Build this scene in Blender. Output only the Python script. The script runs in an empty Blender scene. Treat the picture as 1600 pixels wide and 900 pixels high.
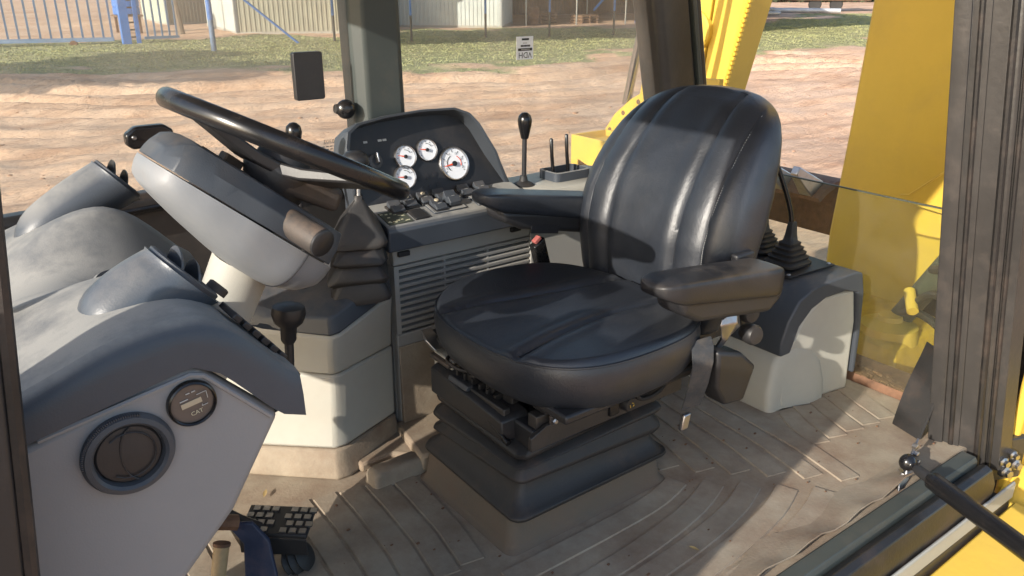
import bpy, bmesh, math, random
import numpy as np
from mathutils import Vector, Matrix
random.seed(7); rng = np.random.default_rng(5)
R = math.radians
S = bpy.context.scene
COL = S.collection

# ------------------------------------------------------------------ camera, sky, sun, exposure
CAMZ = 1.30
cam = bpy.data.cameras.new('camera'); co = bpy.data.objects.new('camera', cam); COL.objects.link(co)
cam.sensor_width = 36; cam.lens = 1270 / 1600 * 36; cam.clip_start = .05; cam.clip_end = 3000
co.location = (0, 0, CAMZ); co.rotation_euler = (R(90 - 21), 0, R(53 - 90))
S.camera = co
SUN_EL, SUN_AZ = 22, -13          # elevation; degrees from straight ahead (-X) towards the far side (+Y)
sd = Vector((-math.cos(R(SUN_AZ)) * math.cos(R(SUN_EL)), math.sin(R(SUN_AZ)) * math.cos(R(SUN_EL)), math.sin(R(SUN_EL))))
W = bpy.data.worlds.new('World'); S.world = W; W.use_nodes = True
nt = W.node_tree; bg = nt.nodes['Background']; sky = nt.nodes.new('ShaderNodeTexSky')
sky.sky_type = 'NISHITA'; sky.sun_disc = False; sky.sun_elevation = R(SUN_EL)
sky.sun_rotation = math.atan2(sd.x, sd.y); sky.dust_density = 1.5; sky.air_density = 1.0
nt.links.new(sky.outputs[0], bg.inputs[0]); bg.inputs[1].default_value = .15
sl = bpy.data.lights.new('sun', 'SUN'); sl.energy = 3.4; sl.angle = R(.53); sl.color = (1, .93, .82)
so = bpy.data.objects.new('sun', sl); COL.objects.link(so); so.location = (-5, 3, 8)
so.rotation_euler = sd.to_track_quat('Z', 'Y').to_euler()
S.view_settings.view_transform = 'Standard'; S.view_settings.look = 'None'; S.view_settings.gamma = 1
S.view_settings.exposure = 1.05
S.render.engine = 'CYCLES'
S.cycles.max_bounces = 8; S.cycles.transparent_max_bounces = 16

# ------------------------------------------------------------------ helpers
def V3(*a): return Vector(a if len(a) > 1 else a[0])
class MB:
    def __init__(s): s.v = []; s.f = []
    def add(s, vs, fs):
        n = len(s.v); s.v += [tuple(p) for p in vs]; s.f += [tuple(i + n for i in f) for f in fs]; return s
    def obox(s, c, a, b, d):
        c, a, b, d = map(Vector, (c, a, b, d)); vs = []
        for k in (-1, 1):
            for j in (-1, 1):
                for i in (-1, 1): vs.append(c + a * i + b * j + d * k)
        return s.add(vs, [(0, 2, 3, 1), (4, 5, 7, 6), (0, 1, 5, 4), (2, 6, 7, 3), (0, 4, 6, 2), (1, 3, 7, 5)])
    def box(s, x0, x1, y0, y1, z0, z1):
        return s.obox(((x0 + x1) / 2, (y0 + y1) / 2, (z0 + z1) / 2), ((x1 - x0) / 2, 0, 0), (0, (y1 - y0) / 2, 0), (0, 0, (z1 - z0) / 2))
    def loft(s, rings, caps=True, closed=True):
        n = len(rings[0]); vs = [p for r in rings for p in r]; fs = []
        m = n if closed else n - 1
        for k in range(len(rings) - 1):
            for i in range(m):
                j = (i + 1) % n
                fs.append((k * n + i, k * n + j, (k + 1) * n + j, (k + 1) * n + i))
        if caps and closed:
            fs.append(tuple(range(n - 1, -1, -1))); fs.append(tuple((len(rings) - 1) * n + i for i in range(n)))
        return s.add(vs, fs)
    def prism(s, poly, off):
        off = Vector(off); a = [Vector(p) for p in poly]
        return s.loft([a, [p + off for p in a]])
    def tube(s, path, r, n=10, caps=True):
        P = [Vector(p) for p in path]; rr = r if isinstance(r, (list, tuple)) else [r] * len(P)
        t0 = (P[1] - P[0]).normalized(); u = t0.orthogonal().normalized(); rings = []
        for i, p in enumerate(P):
            t = ((P[min(i + 1, len(P) - 1)] - P[i]).normalized() + (P[i] - P[max(i - 1, 0)]).normalized())
            t = t.normalized() if t.length > 1e-6 else t0
            u = (u - t * u.dot(t)).normalized(); w = t.cross(u)
            rings.append([p + (u * math.cos(2 * math.pi * k / n) + w * math.sin(2 * math.pi * k / n)) * rr[i] for k in range(n)])
        return s.loft(rings, caps)
    def lathe(s, o, axis, prof, n=24, caps=True):
        o = Vector(o); ax = Vector(axis).normalized(); u = ax.orthogonal().normalized(); w = ax.cross(u)
        return s.loft([[o + ax * h + (u * math.cos(2 * math.pi * k / n) + w * math.sin(2 * math.pi * k / n)) * max(r, 1e-4) for k in range(n)] for r, h in prof], caps)
    def build(s, name, m, parent=None, bevel=0, sub=0, ang=38, kind=None, label=None, seg=2):
        me = bpy.data.meshes.new(name); me.from_pydata(s.v, [], s.f)
        bm = bmesh.new(); bm.from_mesh(me); bmesh.ops.recalc_face_normals(bm, faces=bm.faces); bm.to_mesh(me); bm.free()
        me.shade_smooth()
        if not sub: me.set_sharp_from_angle(angle=R(ang))
        return link(name, me, m, parent, bevel, sub, kind, label, seg)
def link(name, me, m, parent=None, bevel=0, sub=0, kind=None, label=None, seg=2):
    o = bpy.data.objects.new(name, me); COL.objects.link(o)
    if m: me.materials.append(m)
    if parent:
        o.parent = parent
        if parent.type == 'EMPTY': o.location = -parent.location
    if bevel:
        b = o.modifiers.new('bevel', 'BEVEL'); b.width = bevel; b.segments = seg; b.limit_method = 'ANGLE'; b.angle_limit = R(30); b.harden_normals = False
    if sub:
        d = o.modifiers.new('sub', 'SUBSURF'); d.levels = sub; d.render_levels = sub
    if kind: o['kind'] = kind
    if label: o['label'] = label
    return o
def thing(name, label, cat, loc=(0, 0, 0), group=None):
    o = bpy.data.objects.new(name, None); COL.objects.link(o); o.location = loc; o.empty_display_size = .05
    return tag(o, label, cat, group)
def tag(o, label, cat, group=None):
    o['label'] = label; o['category'] = cat
    if group: o['group'] = group
    return o
def text(name, body, size, o, xd, yd, m, parent, align='CENTER'):
    cu = bpy.data.curves.new(name, 'FONT'); cu.body = body; cu.size = size; cu.align_x = align; cu.align_y = 'CENTER'; cu.resolution_u = 2
    t = bpy.data.objects.new(name, cu); COL.objects.link(t)
    dg = bpy.context.evaluated_depsgraph_get(); me = bpy.data.meshes.new_from_object(t.evaluated_get(dg))
    bpy.data.objects.remove(t)
    xd = Vector(xd).normalized(); yd = Vector(yd).normalized(); zd = xd.cross(yd)
    M = Matrix.Translation(Vector(o)) @ Matrix((xd, yd, zd)).transposed().to_4x4()
    me.transform(M); me.name = name; me.materials.clear()
    return link(name, me, m, parent)
def rrect(cx, cy, hx, hy, r, n=5):
    out = []
    for sx, sy, a0 in ((1, 1, 0), (-1, 1, 90), (-1, -1, 180), (1, -1, 270)):
        for k in range(n + 1):
            a = R(a0 + 90 * k / n); out.append((cx + sx * (hx - r) + r * math.cos(a), cy + sy * (hy - r) + r * math.sin(a)))
    return out
def lerp(xs, x):
    """piecewise linear table"""
    if x <= xs[0][0]: return xs[0][1]
    for (a, p), (b, q) in zip(xs, xs[1:]):
        if x <= b: return p + (q - p) * (x - a) / (b - a)
    return xs[-1][1]
def sm(xs, x, d):
    return sum(lerp(xs, x + d * k) for k in (-2, -1, 0, 1, 2)) / 5
def wire(pts, n=8):
    """Catmull-Rom through points"""
    P = [Vector(p) for p in pts]; P = [P[0]] + P + [P[-1]]; out = []
    for i in range(1, len(P) - 2):
        for k in range(n):
            t = k / n
            out.append(.5 * ((2 * P[i]) + (P[i + 1] - P[i - 1]) * t + (2 * P[i - 1] - 5 * P[i] + 4 * P[i + 1] - P[i + 2]) * t * t + (3 * P[i] - P[i - 1] - 3 * P[i + 1] + P[i + 2]) * t ** 3))
    return out + [P[-2]]

# ------------------------------------------------------------------ materials
def mat(name, col, rough=.6, metal=0, var=.12, vscale=7, bump=.12, bscale=160, dust=None, spec=.5, coat=0, detail=6, wr=0):
    m = bpy.data.materials.new(name); m.use_nodes = True; t = m.node_tree; N = t.nodes; L = t.links
    b = N['Principled BSDF']; b.inputs['Metallic'].default_value = metal; b.inputs['Specular IOR Level'].default_value = spec
    if coat: b.inputs['Coat Weight'].default_value = coat; b.inputs['Coat Roughness'].default_value = .12
    tc = N.new('ShaderNodeTexCoord')
    n1 = N.new('ShaderNodeTexNoise'); n1.inputs['Scale'].default_value = vscale; n1.inputs['Detail'].default_value = detail; n1.inputs['Roughness'].default_value = .65
    L.new(tc.outputs['Object'], n1.inputs['Vector'])
    mx = N.new('ShaderNodeMix'); mx.data_type = 'RGBA'
    mx.inputs[6].default_value = [c * (1 - var) for c in col] + [1]; mx.inputs[7].default_value = [min(1, c * (1 + var)) for c in col] + [1]
    rp = N.new('ShaderNodeMapRange'); rp.inputs[1].default_value = .3; rp.inputs[2].default_value = .7
    L.new(n1.outputs['Fac'], rp.inputs[0]); L.new(rp.outputs[0], mx.inputs[0])
    rr = N.new('ShaderNodeMapRange'); rr.inputs[3].default_value = max(.02, rough - .07); rr.inputs[4].default_value = min(1, rough + .09)
    L.new(n1.outputs['Fac'], rr.inputs[0])
    out_c, out_r = mx.outputs[2], rr.outputs[0]
    if dust:
        dcol, amt, dsc, upw = dust[:4]; lo_, hi_ = dust[4:] if len(dust) > 4 else (-.2, .9)
        n2 = N.new('ShaderNodeTexNoise'); n2.inputs['Scale'].default_value = dsc; n2.inputs['Detail'].default_value = 9; n2.inputs['Roughness'].default_value = .7
        L.new(tc.outputs['Object'], n2.inputs['Vector'])
        g = N.new('ShaderNodeNewGeometry'); sp = N.new('ShaderNodeSeparateXYZ'); L.new(g.outputs['Normal'], sp.inputs[0])
        u = N.new('ShaderNodeMapRange'); u.inputs[1].default_value = lo_; u.inputs[2].default_value = hi_; u.inputs[3].default_value = 1 - upw; u.inputs[4].default_value = 1
        L.new(sp.outputs['Z'], u.inputs[0])
        d = N.new('ShaderNodeMapRange'); d.inputs[1].default_value = .57 - .3 * amt; d.inputs[2].default_value = .92 - .3 * amt; d.inputs[4].default_value = min(1, amt * 1.1)
        L.new(n2.outputs['Fac'], d.inputs[0])
        mu = N.new('ShaderNodeMath'); mu.operation = 'MULTIPLY'; L.new(u.outputs[0], mu.inputs[0]); L.new(d.outputs[0], mu.inputs[1])
        m2 = N.new('ShaderNodeMix'); m2.data_type = 'RGBA'; m2.inputs[7].default_value = list(dcol) + [1]
        L.new(mu.outputs[0], m2.inputs[0]); L.new(out_c, m2.inputs[6]); out_c = m2.outputs[2]
        m3 = N.new('ShaderNodeMix'); m3.inputs[3].default_value = .9; L.new(mu.outputs[0], m3.inputs[0]); L.new(out_r, m3.inputs[2]); out_r = m3.outputs[0]
    L.new(out_c, b.inputs['Base Color']); L.new(out_r, b.inputs['Roughness'])
    if bump:
        n3 = N.new('ShaderNodeTexNoise'); n3.inputs['Scale'].default_value = bscale; n3.inputs['Detail'].default_value = 4
        L.new(tc.outputs['Object'], n3.inputs['Vector'])
        bp = N.new('ShaderNodeBump'); bp.inputs['Strength'].default_value = bump; bp.inputs['Distance'].default_value = .4 / bscale
        L.new(n3.outputs['Fac'], bp.inputs['Height']); L.new(bp.outputs[0], b.inputs['Normal'])
        if wr:
            n4 = N.new('ShaderNodeTexNoise'); n4.inputs['Scale'].default_value = 55; n4.inputs['Detail'].default_value = 6; n4.inputs['Distortion'].default_value = 1.6; L.new(tc.outputs['Object'], n4.inputs['Vector'])
            b2 = N.new('ShaderNodeBump'); b2.inputs['Strength'].default_value = wr; b2.inputs['Distance'].default_value = .0022; L.new(n4.outputs['Fac'], b2.inputs['Height']); L.new(b2.outputs[0], bp.inputs['Normal'])
    return m
def emis_free(name, col, rough=.5): return mat(name, col, rough, var=.04, bump=0)
DUST = (.34, .25, .17); DIRT = (.26, .14, .08)
M = {}
M['cowl'] = mat('cowl_plastic', (.185, .195, .21), .5, var=.06, vscale=4, bump=.25, bscale=420, dust=((.36, .29, .21), .3, 5, .5))
M['wall'] = mat('warm_grey_plastic', (.29, .28, .26), .6, var=.06, vscale=4, bump=.25, bscale=450, dust=(DUST, .2, 6, .4))
M['light'] = mat('light_grey_plastic', (.355, .345, .305), .55, var=.07, vscale=4, bump=.25, bscale=420, dust=(DUST, .35, 5, .5))
M['panel'] = mat('panel_grey_plastic', (.235, .236, .242), .6, var=.05, vscale=3, bump=.25, bscale=500, dust=(DUST, .22, 6, .4))
M['char'] = mat('charcoal_plastic', (.046, .053, .064), .48, var=.12, vscale=5, bump=.3, bscale=420, dust=(DUST, .34, 7, 1.0, .25, 1.0))
M['dash'] = mat('dusty_dash_plastic', (.046, .054, .068), .42, var=.10, vscale=6, bump=.3, bscale=380, dust=((.255, .25, .235), 1.22, 8, 1.0, .45, .95))
M['pod'] = mat('pod_plastic', (.05, .062, .08), .36, var=.08, vscale=6, bump=.3, bscale=380, dust=((.36, .32, .27), .55, 5, 1.0, .3, 1.0))
M['black'] = mat('black_plastic', (.018, .018, .02), .45, var=.2, vscale=9, bump=.15, bscale=300, dust=(DUST, .16, 8, .8))
M['gloss'] = mat('gloss_black', (.008, .008, .009), .24, var=.2, bump=.03, bscale=90, dust=(DUST, .12, 11, .6))
M['rubber'] = mat('black_rubber', (.022, .021, .021), .55, var=.2, bump=.2, bscale=150, dust=(DIRT, .22, 9, .7))
M['leather'] = mat('black_leather', (.017, .0205, .028), .41, var=.2, vscale=11, bump=.35, bscale=340, dust=((.20, .18, .15), .10, 6, .4), spec=.75, wr=.3)
M['armpad'] = mat('dusty_arm_pad', (.014, .014, .016), .42, var=.2, bump=.3, bscale=340, dust=((.20, .165, .14), .5, 6, 1.0))
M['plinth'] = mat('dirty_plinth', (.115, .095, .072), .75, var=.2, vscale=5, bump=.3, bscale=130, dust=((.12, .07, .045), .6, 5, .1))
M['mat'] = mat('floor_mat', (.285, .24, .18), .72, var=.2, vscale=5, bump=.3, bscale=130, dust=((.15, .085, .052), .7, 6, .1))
M['matrib'] = mat('floor_mat_rib', (.28, .24, .185), .72, var=.2, vscale=5, bump=.3, bscale=130, dust=((.15, .085, .052), .64, 6, .1))
M['yellow'] = mat('yellow_paint', (.64, .425, .06), .4, var=.06, vscale=3, bump=.08, bscale=30, dust=((.40, .25, .09), .34, 3.5, .2))
M['chipy'] = mat('chipped_yellow_paint', (.60, .37, .03), .5, var=.14, vscale=9, bump=.2, bscale=60, dust=((.12, .06, .03), .4, 26, .1))
M['steel'] = mat('bare_steel', (.42, .42, .43), .3, 1, bump=.1, bscale=90, dust=(DIRT, .35, 30, .3))
M['chrome'] = mat('chrome_rod', (.6, .6, .62), .12, 1, bump=0)
M['rust'] = mat('rusty_steel', (.16, .085, .05), .8, .2, var=.4, vscale=24, bump=.4, bscale=90)
M['pillar'] = mat('pillar_trim', (.044, .053, .051), .5, var=.1, vscale=4, bump=.2, bscale=350, dust=(DUST, .18, 5, .3))
M['frame'] = mat('frame_paint', (.030, .028, .027), .38, var=.2, vscale=5, bump=.1, bscale=60, dust=((.20, .15, .12), .20, 9, .1))
M['seal'] = mat('rubber_seal', (.016, .015, .015), .4, var=.25, bump=.15, bscale=120, dust=((.20, .12, .08), .34, 7, .2))
M['brown'] = mat('dusty_rubber_grip', (.04, .036, .034), .6, var=.2, bump=.3, bscale=300, dust=((.30, .19, .12), .5, 9, .8))
M['white'] = emis_free('white_dial', (.78, .80, .84), .4)
M['orange'] = emis_free('orange_needle', (.8, .09, .02))
M['ink'] = emis_free('black_ink', (.015, .015, .018))
M['grey'] = emis_free('grey_print', (.45, .45, .43))
M['lcd'] = emis_free('lcd_window', (.42, .36, .26), .25)
M['meter'] = mat('meter_face', (.11, .09, .078), .25, bump=0)
M['paleprint'] = emis_free('pale_print', (.55, .52, .36))
M['plate'] = mat('green_plate', (.06, .068, .052), .5, var=.2, bump=.1)
M['red'] = mat('red_button', (.36, .10, .09), .6, bump=.1)
M['blue'] = mat('blue_paint', (.05, .17, .50), .45, var=.2, vscale=4, bump=.15, dust=((.2, .15, .1), .3, 8, .1))
M['pedalblue'] = mat('blue_pedal_paint', (.022, .032, .07), .5, var=.2, vscale=14, bump=.2, dust=(DIRT, .35, 14, .5))
M['tan'] = mat('tan_lever', (.42, .29, .15), .6, var=.2, vscale=20, bump=.2)
M['web'] = mat('belt_webbing', (.03, .032, .036), .8, var=.2, vscale=60, bump=.6, bscale=600, dust=(DUST, .35, 12, .4))
M['leaf'] = mat('dead_leaf', (.34, .24, .1), .8, var=.3, vscale=40)
def glass(name, tint, dusty, gl=.045):
    m = bpy.data.materials.new(name); m.use_nodes = True; t = m.node_tree; N = t.nodes; L = t.links
    N.remove(N['Principled BSDF']); out = N['Material Output']
    tr = N.new('ShaderNodeBsdfTransparent'); tr.inputs[0].default_value = (*tint, 1)
    g = N.new('ShaderNodeBsdfGlossy'); g.inputs['Roughness'].default_value = .03; g.inputs[0].default_value = (.9, .95, .95, 1)
    fr = N.new('ShaderNodeFresnel'); fr.inputs[0].default_value = 1.25
    m1 = N.new('ShaderNodeMixShader'); L.new(fr.outputs[0], m1.inputs[0]); L.new(tr.outputs[0], m1.inputs[1]); L.new(g.outputs[0], m1.inputs[2])
    df = N.new('ShaderNodeBsdfDiffuse'); df.inputs[0].default_value = (.72, .62, .5, 1)
    tl = N.new('ShaderNodeBsdfTranslucent'); tl.inputs[0].default_value = (.72, .62, .5, 1)
    md = N.new('ShaderNodeMixShader'); md.inputs[0].default_value = .6; L.new(df.outputs[0], md.inputs[1]); L.new(tl.outputs[0], md.inputs[2])
    tc = N.new('ShaderNodeTexCoord'); n = N.new('ShaderNodeTexNoise'); n.inputs['Scale'].default_value = 3.5; n.inputs['Detail'].default_value = 10; n.inputs['Roughness'].default_value = .7
    L.new(tc.outputs['Object'], n.inputs['Vector'])
    mr = N.new('ShaderNodeMapRange'); mr.inputs[1].default_value = .35; mr.inputs[2].default_value = .75; mr.inputs[3].default_value = dusty * .4; mr.inputs[4].default_value = dusty * 1.6
    L.new(n.outputs['Fac'], mr.inputs[0])
    m2 = N.new('ShaderNodeMixShader'); L.new(mr.outputs[0], m2.inputs[0]); L.new(m1.outputs[0], m2.inputs[1]); L.new(md.outputs[0], m2.inputs[2])
    L.new(m2.outputs[0], out.inputs[0]); return m
M['glass'] = glass('dusty_glass', (.96, .98, .96), .15)
M['tint'] = glass('tinted_glass', (.90, .93, .87), .05)
# ------------------------------------------------------------------ ground
GZ = -1.05
def vnoise(x, y, seed=0):
    xi = np.floor(x).astype(int); yi = np.floor(y).astype(int); fx = x - xi; fy = y - yi
    fx = fx * fx * (3 - 2 * fx); fy = fy * fy * (3 - 2 * fy)
    def h(a, b):
        n = (a * 374761393 + b * 668265263 + seed * 144269) & 0xffffffff
        n = ((n ^ (n >> 13)) * 1274126177) & 0xffffffff
        return ((n ^ (n >> 16)) & 0xffff) / 65535.
    return (h(xi, yi) * (1 - fx) + h(xi + 1, yi) * fx) * (1 - fy) + (h(xi, yi + 1) * (1 - fx) + h(xi + 1, yi + 1) * fx) * fy
LOW = [(-40, 34), (0, 26), (5.2, 23.7), (8.5, 21.1), (10.6, 18.6), (13.7, 18.2), (18.8, 18.3), (28, 17), (60, 12), (90, 10)]
HIGH = [(-40, 46), (0, 38), (8.6, 36.4), (12.8, 35), (15, 34), (24, 33), (36, 30), (55, 33), (90, 36)]
lowx, lowy = zip(*LOW); hix, hiy = zip(*HIGH)
def grassy(x, y):
    lo = np.interp(x, lowx, lowy); hi = np.interp(x, hix, hiy)
    n = (vnoise(x * .9, y * .9, 3) - .5) * 3 + (vnoise(x * .3, y * .3, 4) - .5) * 4
    return np.clip((y - lo + n) / 2.2, 0, 1) * np.clip((hi - y + n) / 2.5, 0, 1)
def height(x, y):
    # wheel ruts running along the yard, lumps between them, low relief tracks
    u = x * .955 + y * -.295; v = y * .955 + x * .295
    w = v + (vnoise(u * .16, v * .1, 9) - .5) * 3.2
    rut = 0
    for k, c, a in ((1, 9.5, .05), (2, 12.2, .07), (3, 14.0, .08), (4, 17.4, .16), (5, 18.9, .19), (6, 20.6, .20), (7, 22.4, .14), (8, 16.0, .10), (9, 19.8, .14), (10, 10.8, .05)):
        m = .35 + vnoise(u * .25 + k * 7, v * 0 + k, 20 + k)
        rut = rut - a * m * np.exp(-((w - c) / .22) ** 2) + .8 * a * m * np.exp(-((w - c - .42) / .2) ** 2) + .6 * a * m * np.exp(-((w - c + .4) / .2) ** 2)
    lump = (vnoise(x * 2.3, y * 2.3, 1) - .5) * .05 + (vnoise(x * 6, y * 6, 2) - .5) * .022 + (vnoise(x * .4, y * .4, 6) - .5) * .12
    near = np.clip((np.hypot(x, y) - 4) / 3, 0, 1)
    return (rut * (1 - .8 * grassy(x, y)) + lump) * near
ang = np.unique(np.concatenate([np.arange(-180, 180, 6.), np.arange(0, 100, .3)])); ang = ang * math.pi / 180
rad = np.concatenate([[.4, 1.5, 3, 4], 4.6 * 1.0062 ** np.arange(465), [85, 100, 130, 200, 400, 900, 2000]])
A, RR = np.meshgrid(ang, rad); gx = RR * np.cos(A); gy = RR * np.sin(A); gz = GZ + height(gx, gy) * (RR < 80)
na = len(ang); nr = len(rad)
vs = np.stack([gx.ravel(), gy.ravel(), gz.ravel()], 1)
i = np.arange(nr - 1)[:, None] * na; j = np.arange(na)[None]; j2 = (j + 1) % na
fs = np.stack([i + j, i + j2, i + na + j2, i + na + j], 2).reshape(-1, 4)[:, ::-1]
me = bpy.data.meshes.new('ground'); me.from_pydata(vs.tolist(), [], fs.tolist() + [list(range(na))]); me.shade_smooth()
at = me.attributes.new('grass', 'FLOAT', 'POINT'); at.data.foreach_set('value', grassy(vs[:, 0], vs[:, 1]).astype(np.float32))
def ground_mat():
    m = bpy.data.materials.new('sandy_ground'); m.use_nodes = True; t = m.node_tree; N = t.nodes; L = t.links; b = N['Principled BSDF']
    b.inputs['Roughness'].default_value = .95; b.inputs['Specular IOR Level'].default_value = .15
    tc = N.new('ShaderNodeTexCoord')
    def noise(sc, det=8, vec=None):
        n = N.new('ShaderNodeTexNoise'); n.inputs['Scale'].default_value = sc; n.inputs['Detail'].default_value = det; n.inputs['Roughness'].default_value = .68
        L.new(vec or tc.outputs['Object'], n.inputs['Vector']); return n.outputs['Fac']
    def ramp(f, pts):
        r = N.new('ShaderNodeValToRGB'); L.new(f, r.inputs[0]); e = r.color_ramp.elements
        for k, (p, c) in enumerate(pts):
            q = e[k] if k < 2 else e.new(p); q.position = p; q.color = (*c, 1)
        return r.outputs[0]
    mp = N.new('ShaderNodeMapping'); mp.inputs['Rotation'].default_value[2] = R(17); mp.inputs['Scale'].default_value = (.22, 1.6, 1); L.new(tc.outputs['Object'], mp.inputs[0])
    c1 = ramp(noise(.55), [(.3, (.54, .325, .205)), (.48, (.64, .42, .285)), (.62, (.70, .485, .345)), (.78, (.57, .35, .225))])
    c2 = ramp(noise(1.5, 9, mp.outputs[0]), [(.36, (.30, .155, .085)), (.52, (1, 1, 1)), (.7, (1, 1, 1))])
    mu = N.new('ShaderNodeMix'); mu.data_type = 'RGBA'; mu.blend_type = 'MULTIPLY'; mu.inputs[0].default_value = .34; L.new(c1, mu.inputs[6]); L.new(c2, mu.inputs[7])
    gc = ramp(noise(2.2, 10), [(.3, (.20, .205, .095)), (.5, (.31, .295, .15)), (.66, (.40, .355, .20)), (.8, (.52, .39, .25))])
    at = N.new('ShaderNodeAttribute'); at.attribute_name = 'grass'
    ad = N.new('ShaderNodeMath'); ad.operation = 'MULTIPLY_ADD'; ad.inputs[1].default_value = 1.3; L.new(at.outputs['Fac'], ad.inputs[0])
    nn = N.new('ShaderNodeMath'); nn.operation = 'SUBTRACT'; nn.inputs[1].default_value = .68; L.new(noise(3.1, 9), nn.inputs[0]); L.new(nn.outputs[0], ad.inputs[2])
    cl = N.new('ShaderNodeMapRange'); cl.inputs[1].default_value = .1; cl.inputs[2].default_value = .55; L.new(ad.outputs[0], cl.inputs[0])
    mg = N.new('ShaderNodeMix'); mg.data_type = 'RGBA'; L.new(cl.outputs[0], mg.inputs[0]); L.new(mu.outputs[2], mg.inputs[6]); L.new(gc, mg.inputs[7])
    L.new(mg.outputs[2], b.inputs['Base Color'])
    bp = N.new('ShaderNodeBump'); bp.inputs['Strength'].default_value = .8; bp.inputs['Distance'].default_value = .07; L.new(noise(8, 10), bp.inputs['Height'])
    b2 = N.new('ShaderNodeBump'); b2.inputs['Strength'].default_value = .8; b2.inputs['Distance'].default_value = .16; L.new(noise(2.6, 7, mp.outputs[0]), b2.inputs['Height']); L.new(bp.outputs[0], b2.inputs['Normal']); L.new(b2.outputs[0], b.inputs['Normal'])
    return m
M['ground'] = ground_mat()
link('ground', me, M['ground'], kind='structure')

# short grass, uncountable
M['grass'] = mat('grass_blades', (.30, .30, .14), .8, var=.25, vscale=.8, bump=0)
n = 26000; px = rng.uniform(2, 62, n * 3); py = rng.uniform(13, 42, n * 3); gm = grassy(px, py); keep = gm > rng.uniform(.25, 1, n * 3); px, py = px[keep][:n], py[keep][:n]
mb = MB(); pz = GZ + height(px, py)
for x, y, z in zip(px, py, pz):
    for k in range(3):
        a = random.uniform(0, 6.3); h = random.uniform(.015, .04); w = .018 + .0006 * y; ox = x + random.uniform(-.1, .1); oy = y + random.uniform(-.1, .1); q = len(mb.v)
        mb.v += [(ox - w * math.cos(a), oy - w * math.sin(a), z - .01), (ox + w * math.cos(a), oy + w * math.sin(a), z - .01), (ox + random.uniform(-.05, .05), oy + random.uniform(-.05, .05), z + h)]; mb.f.append((q, q + 1, q + 2))
me = bpy.data.meshes.new('grass'); me.from_pydata(mb.v, [], mb.f); go = link('grass', me, M['grass'], kind='stuff')

# stones and clods on the sand
M['clod'] = mat('clod', (.36, .2, .12), .95, var=.3, vscale=9, bump=.3, bscale=30)
def rock_mesh(seed):
    bm = bmesh.new(); bmesh.ops.create_icosphere(bm, subdivisions=2, radius=1); r = random.Random(seed)
    for v in bm.verts: v.co *= r.uniform(.72, 1.1); v.co.z *= .6
    me = bpy.data.meshes.new('clod'); bm.to_mesh(me); bm.free(); me.materials.append(M['clod']); return me
rocks = [rock_mesh(k) for k in range(4)]
mb = MB()
for k in range(420):
    r = 8.5 * (2.6 ** random.random()); a = R(random.uniform(12, 88)); x, y = r * math.cos(a), r * math.sin(a); s = random.uniform(.008, .03)
    if random.random() < .06: s *= 1.8
    z = GZ + float(height(np.array([x]), np.array([y]))[0]); src = rocks[k % 4]
    mb.add([(x + v.co.x * s * 1.3, y + v.co.y * s, z + v.co.z * s * .9) for v in src.vertices], [tuple(p.vertices) for p in src.polygons])
mb.build('soil_clods', M['clod'], kind='stuff', ang=80)

# ------------------------------------------------------------------ sheds
M['sheetA'] = mat('pale_green_sheet', (.40, .44, .37), .5, .2, var=.12, vscale=1.5, bump=0, dust=((.25, .19, .13), .3, 1.2, .1))
M['sheetB'] = mat('beige_sheet', (.31, .29, .23), .55, .1, var=.12, vscale=1.2, bump=0, dust=((.25, .17, .11), .35, 1.0, .1))
M['sheetC'] = mat('white_sheet', (.47, .49, .48), .45, .2, var=.1, vscale=1.3, bump=0, dust=((.28, .2, .13), .22, 1.0, .1))
M['sheetR'] = mat('grey_roof_sheet', (.3, .3, .3), .5, .3, var=.15, vscale=1, bump=0)
M['timber'] = mat('brown_timber', (.17, .10, .06), .8, var=.3, vscale=3, bump=.3, bscale=20)
M['concrete'] = mat('concrete', (.36, .33, .29), .9, var=.15, vscale=3, bump=.3, bscale=30)
def sheet(mb, a, b, z0, z1, pitch=.2, d=.03):
    """ribbed sheet from a to b (plan), trapezoidal ribs, with thickness"""
    a = Vector((*a, 0)); b = Vector((*b, 0)); L = (b - a).length; t = (b - a) / L; nrm = Vector((t.y, -t.x, 0)); ring = []
    k = 0; x = 0
    while x < L - pitch:
        for f, h in ((0, 0), (.55, 0), (.65, 1), (.9, 1)): ring.append(a + t * (x + f * pitch) + nrm * (h * d))
        x += pitch
    ring.append(b); back = [p - nrm * .03 for p in reversed(ring)]; full = ring + back
    mb.loft([[p + Vector((0, 0, z0)) for p in full], [p + Vector((0, 0, z1)) for p in full]])
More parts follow.
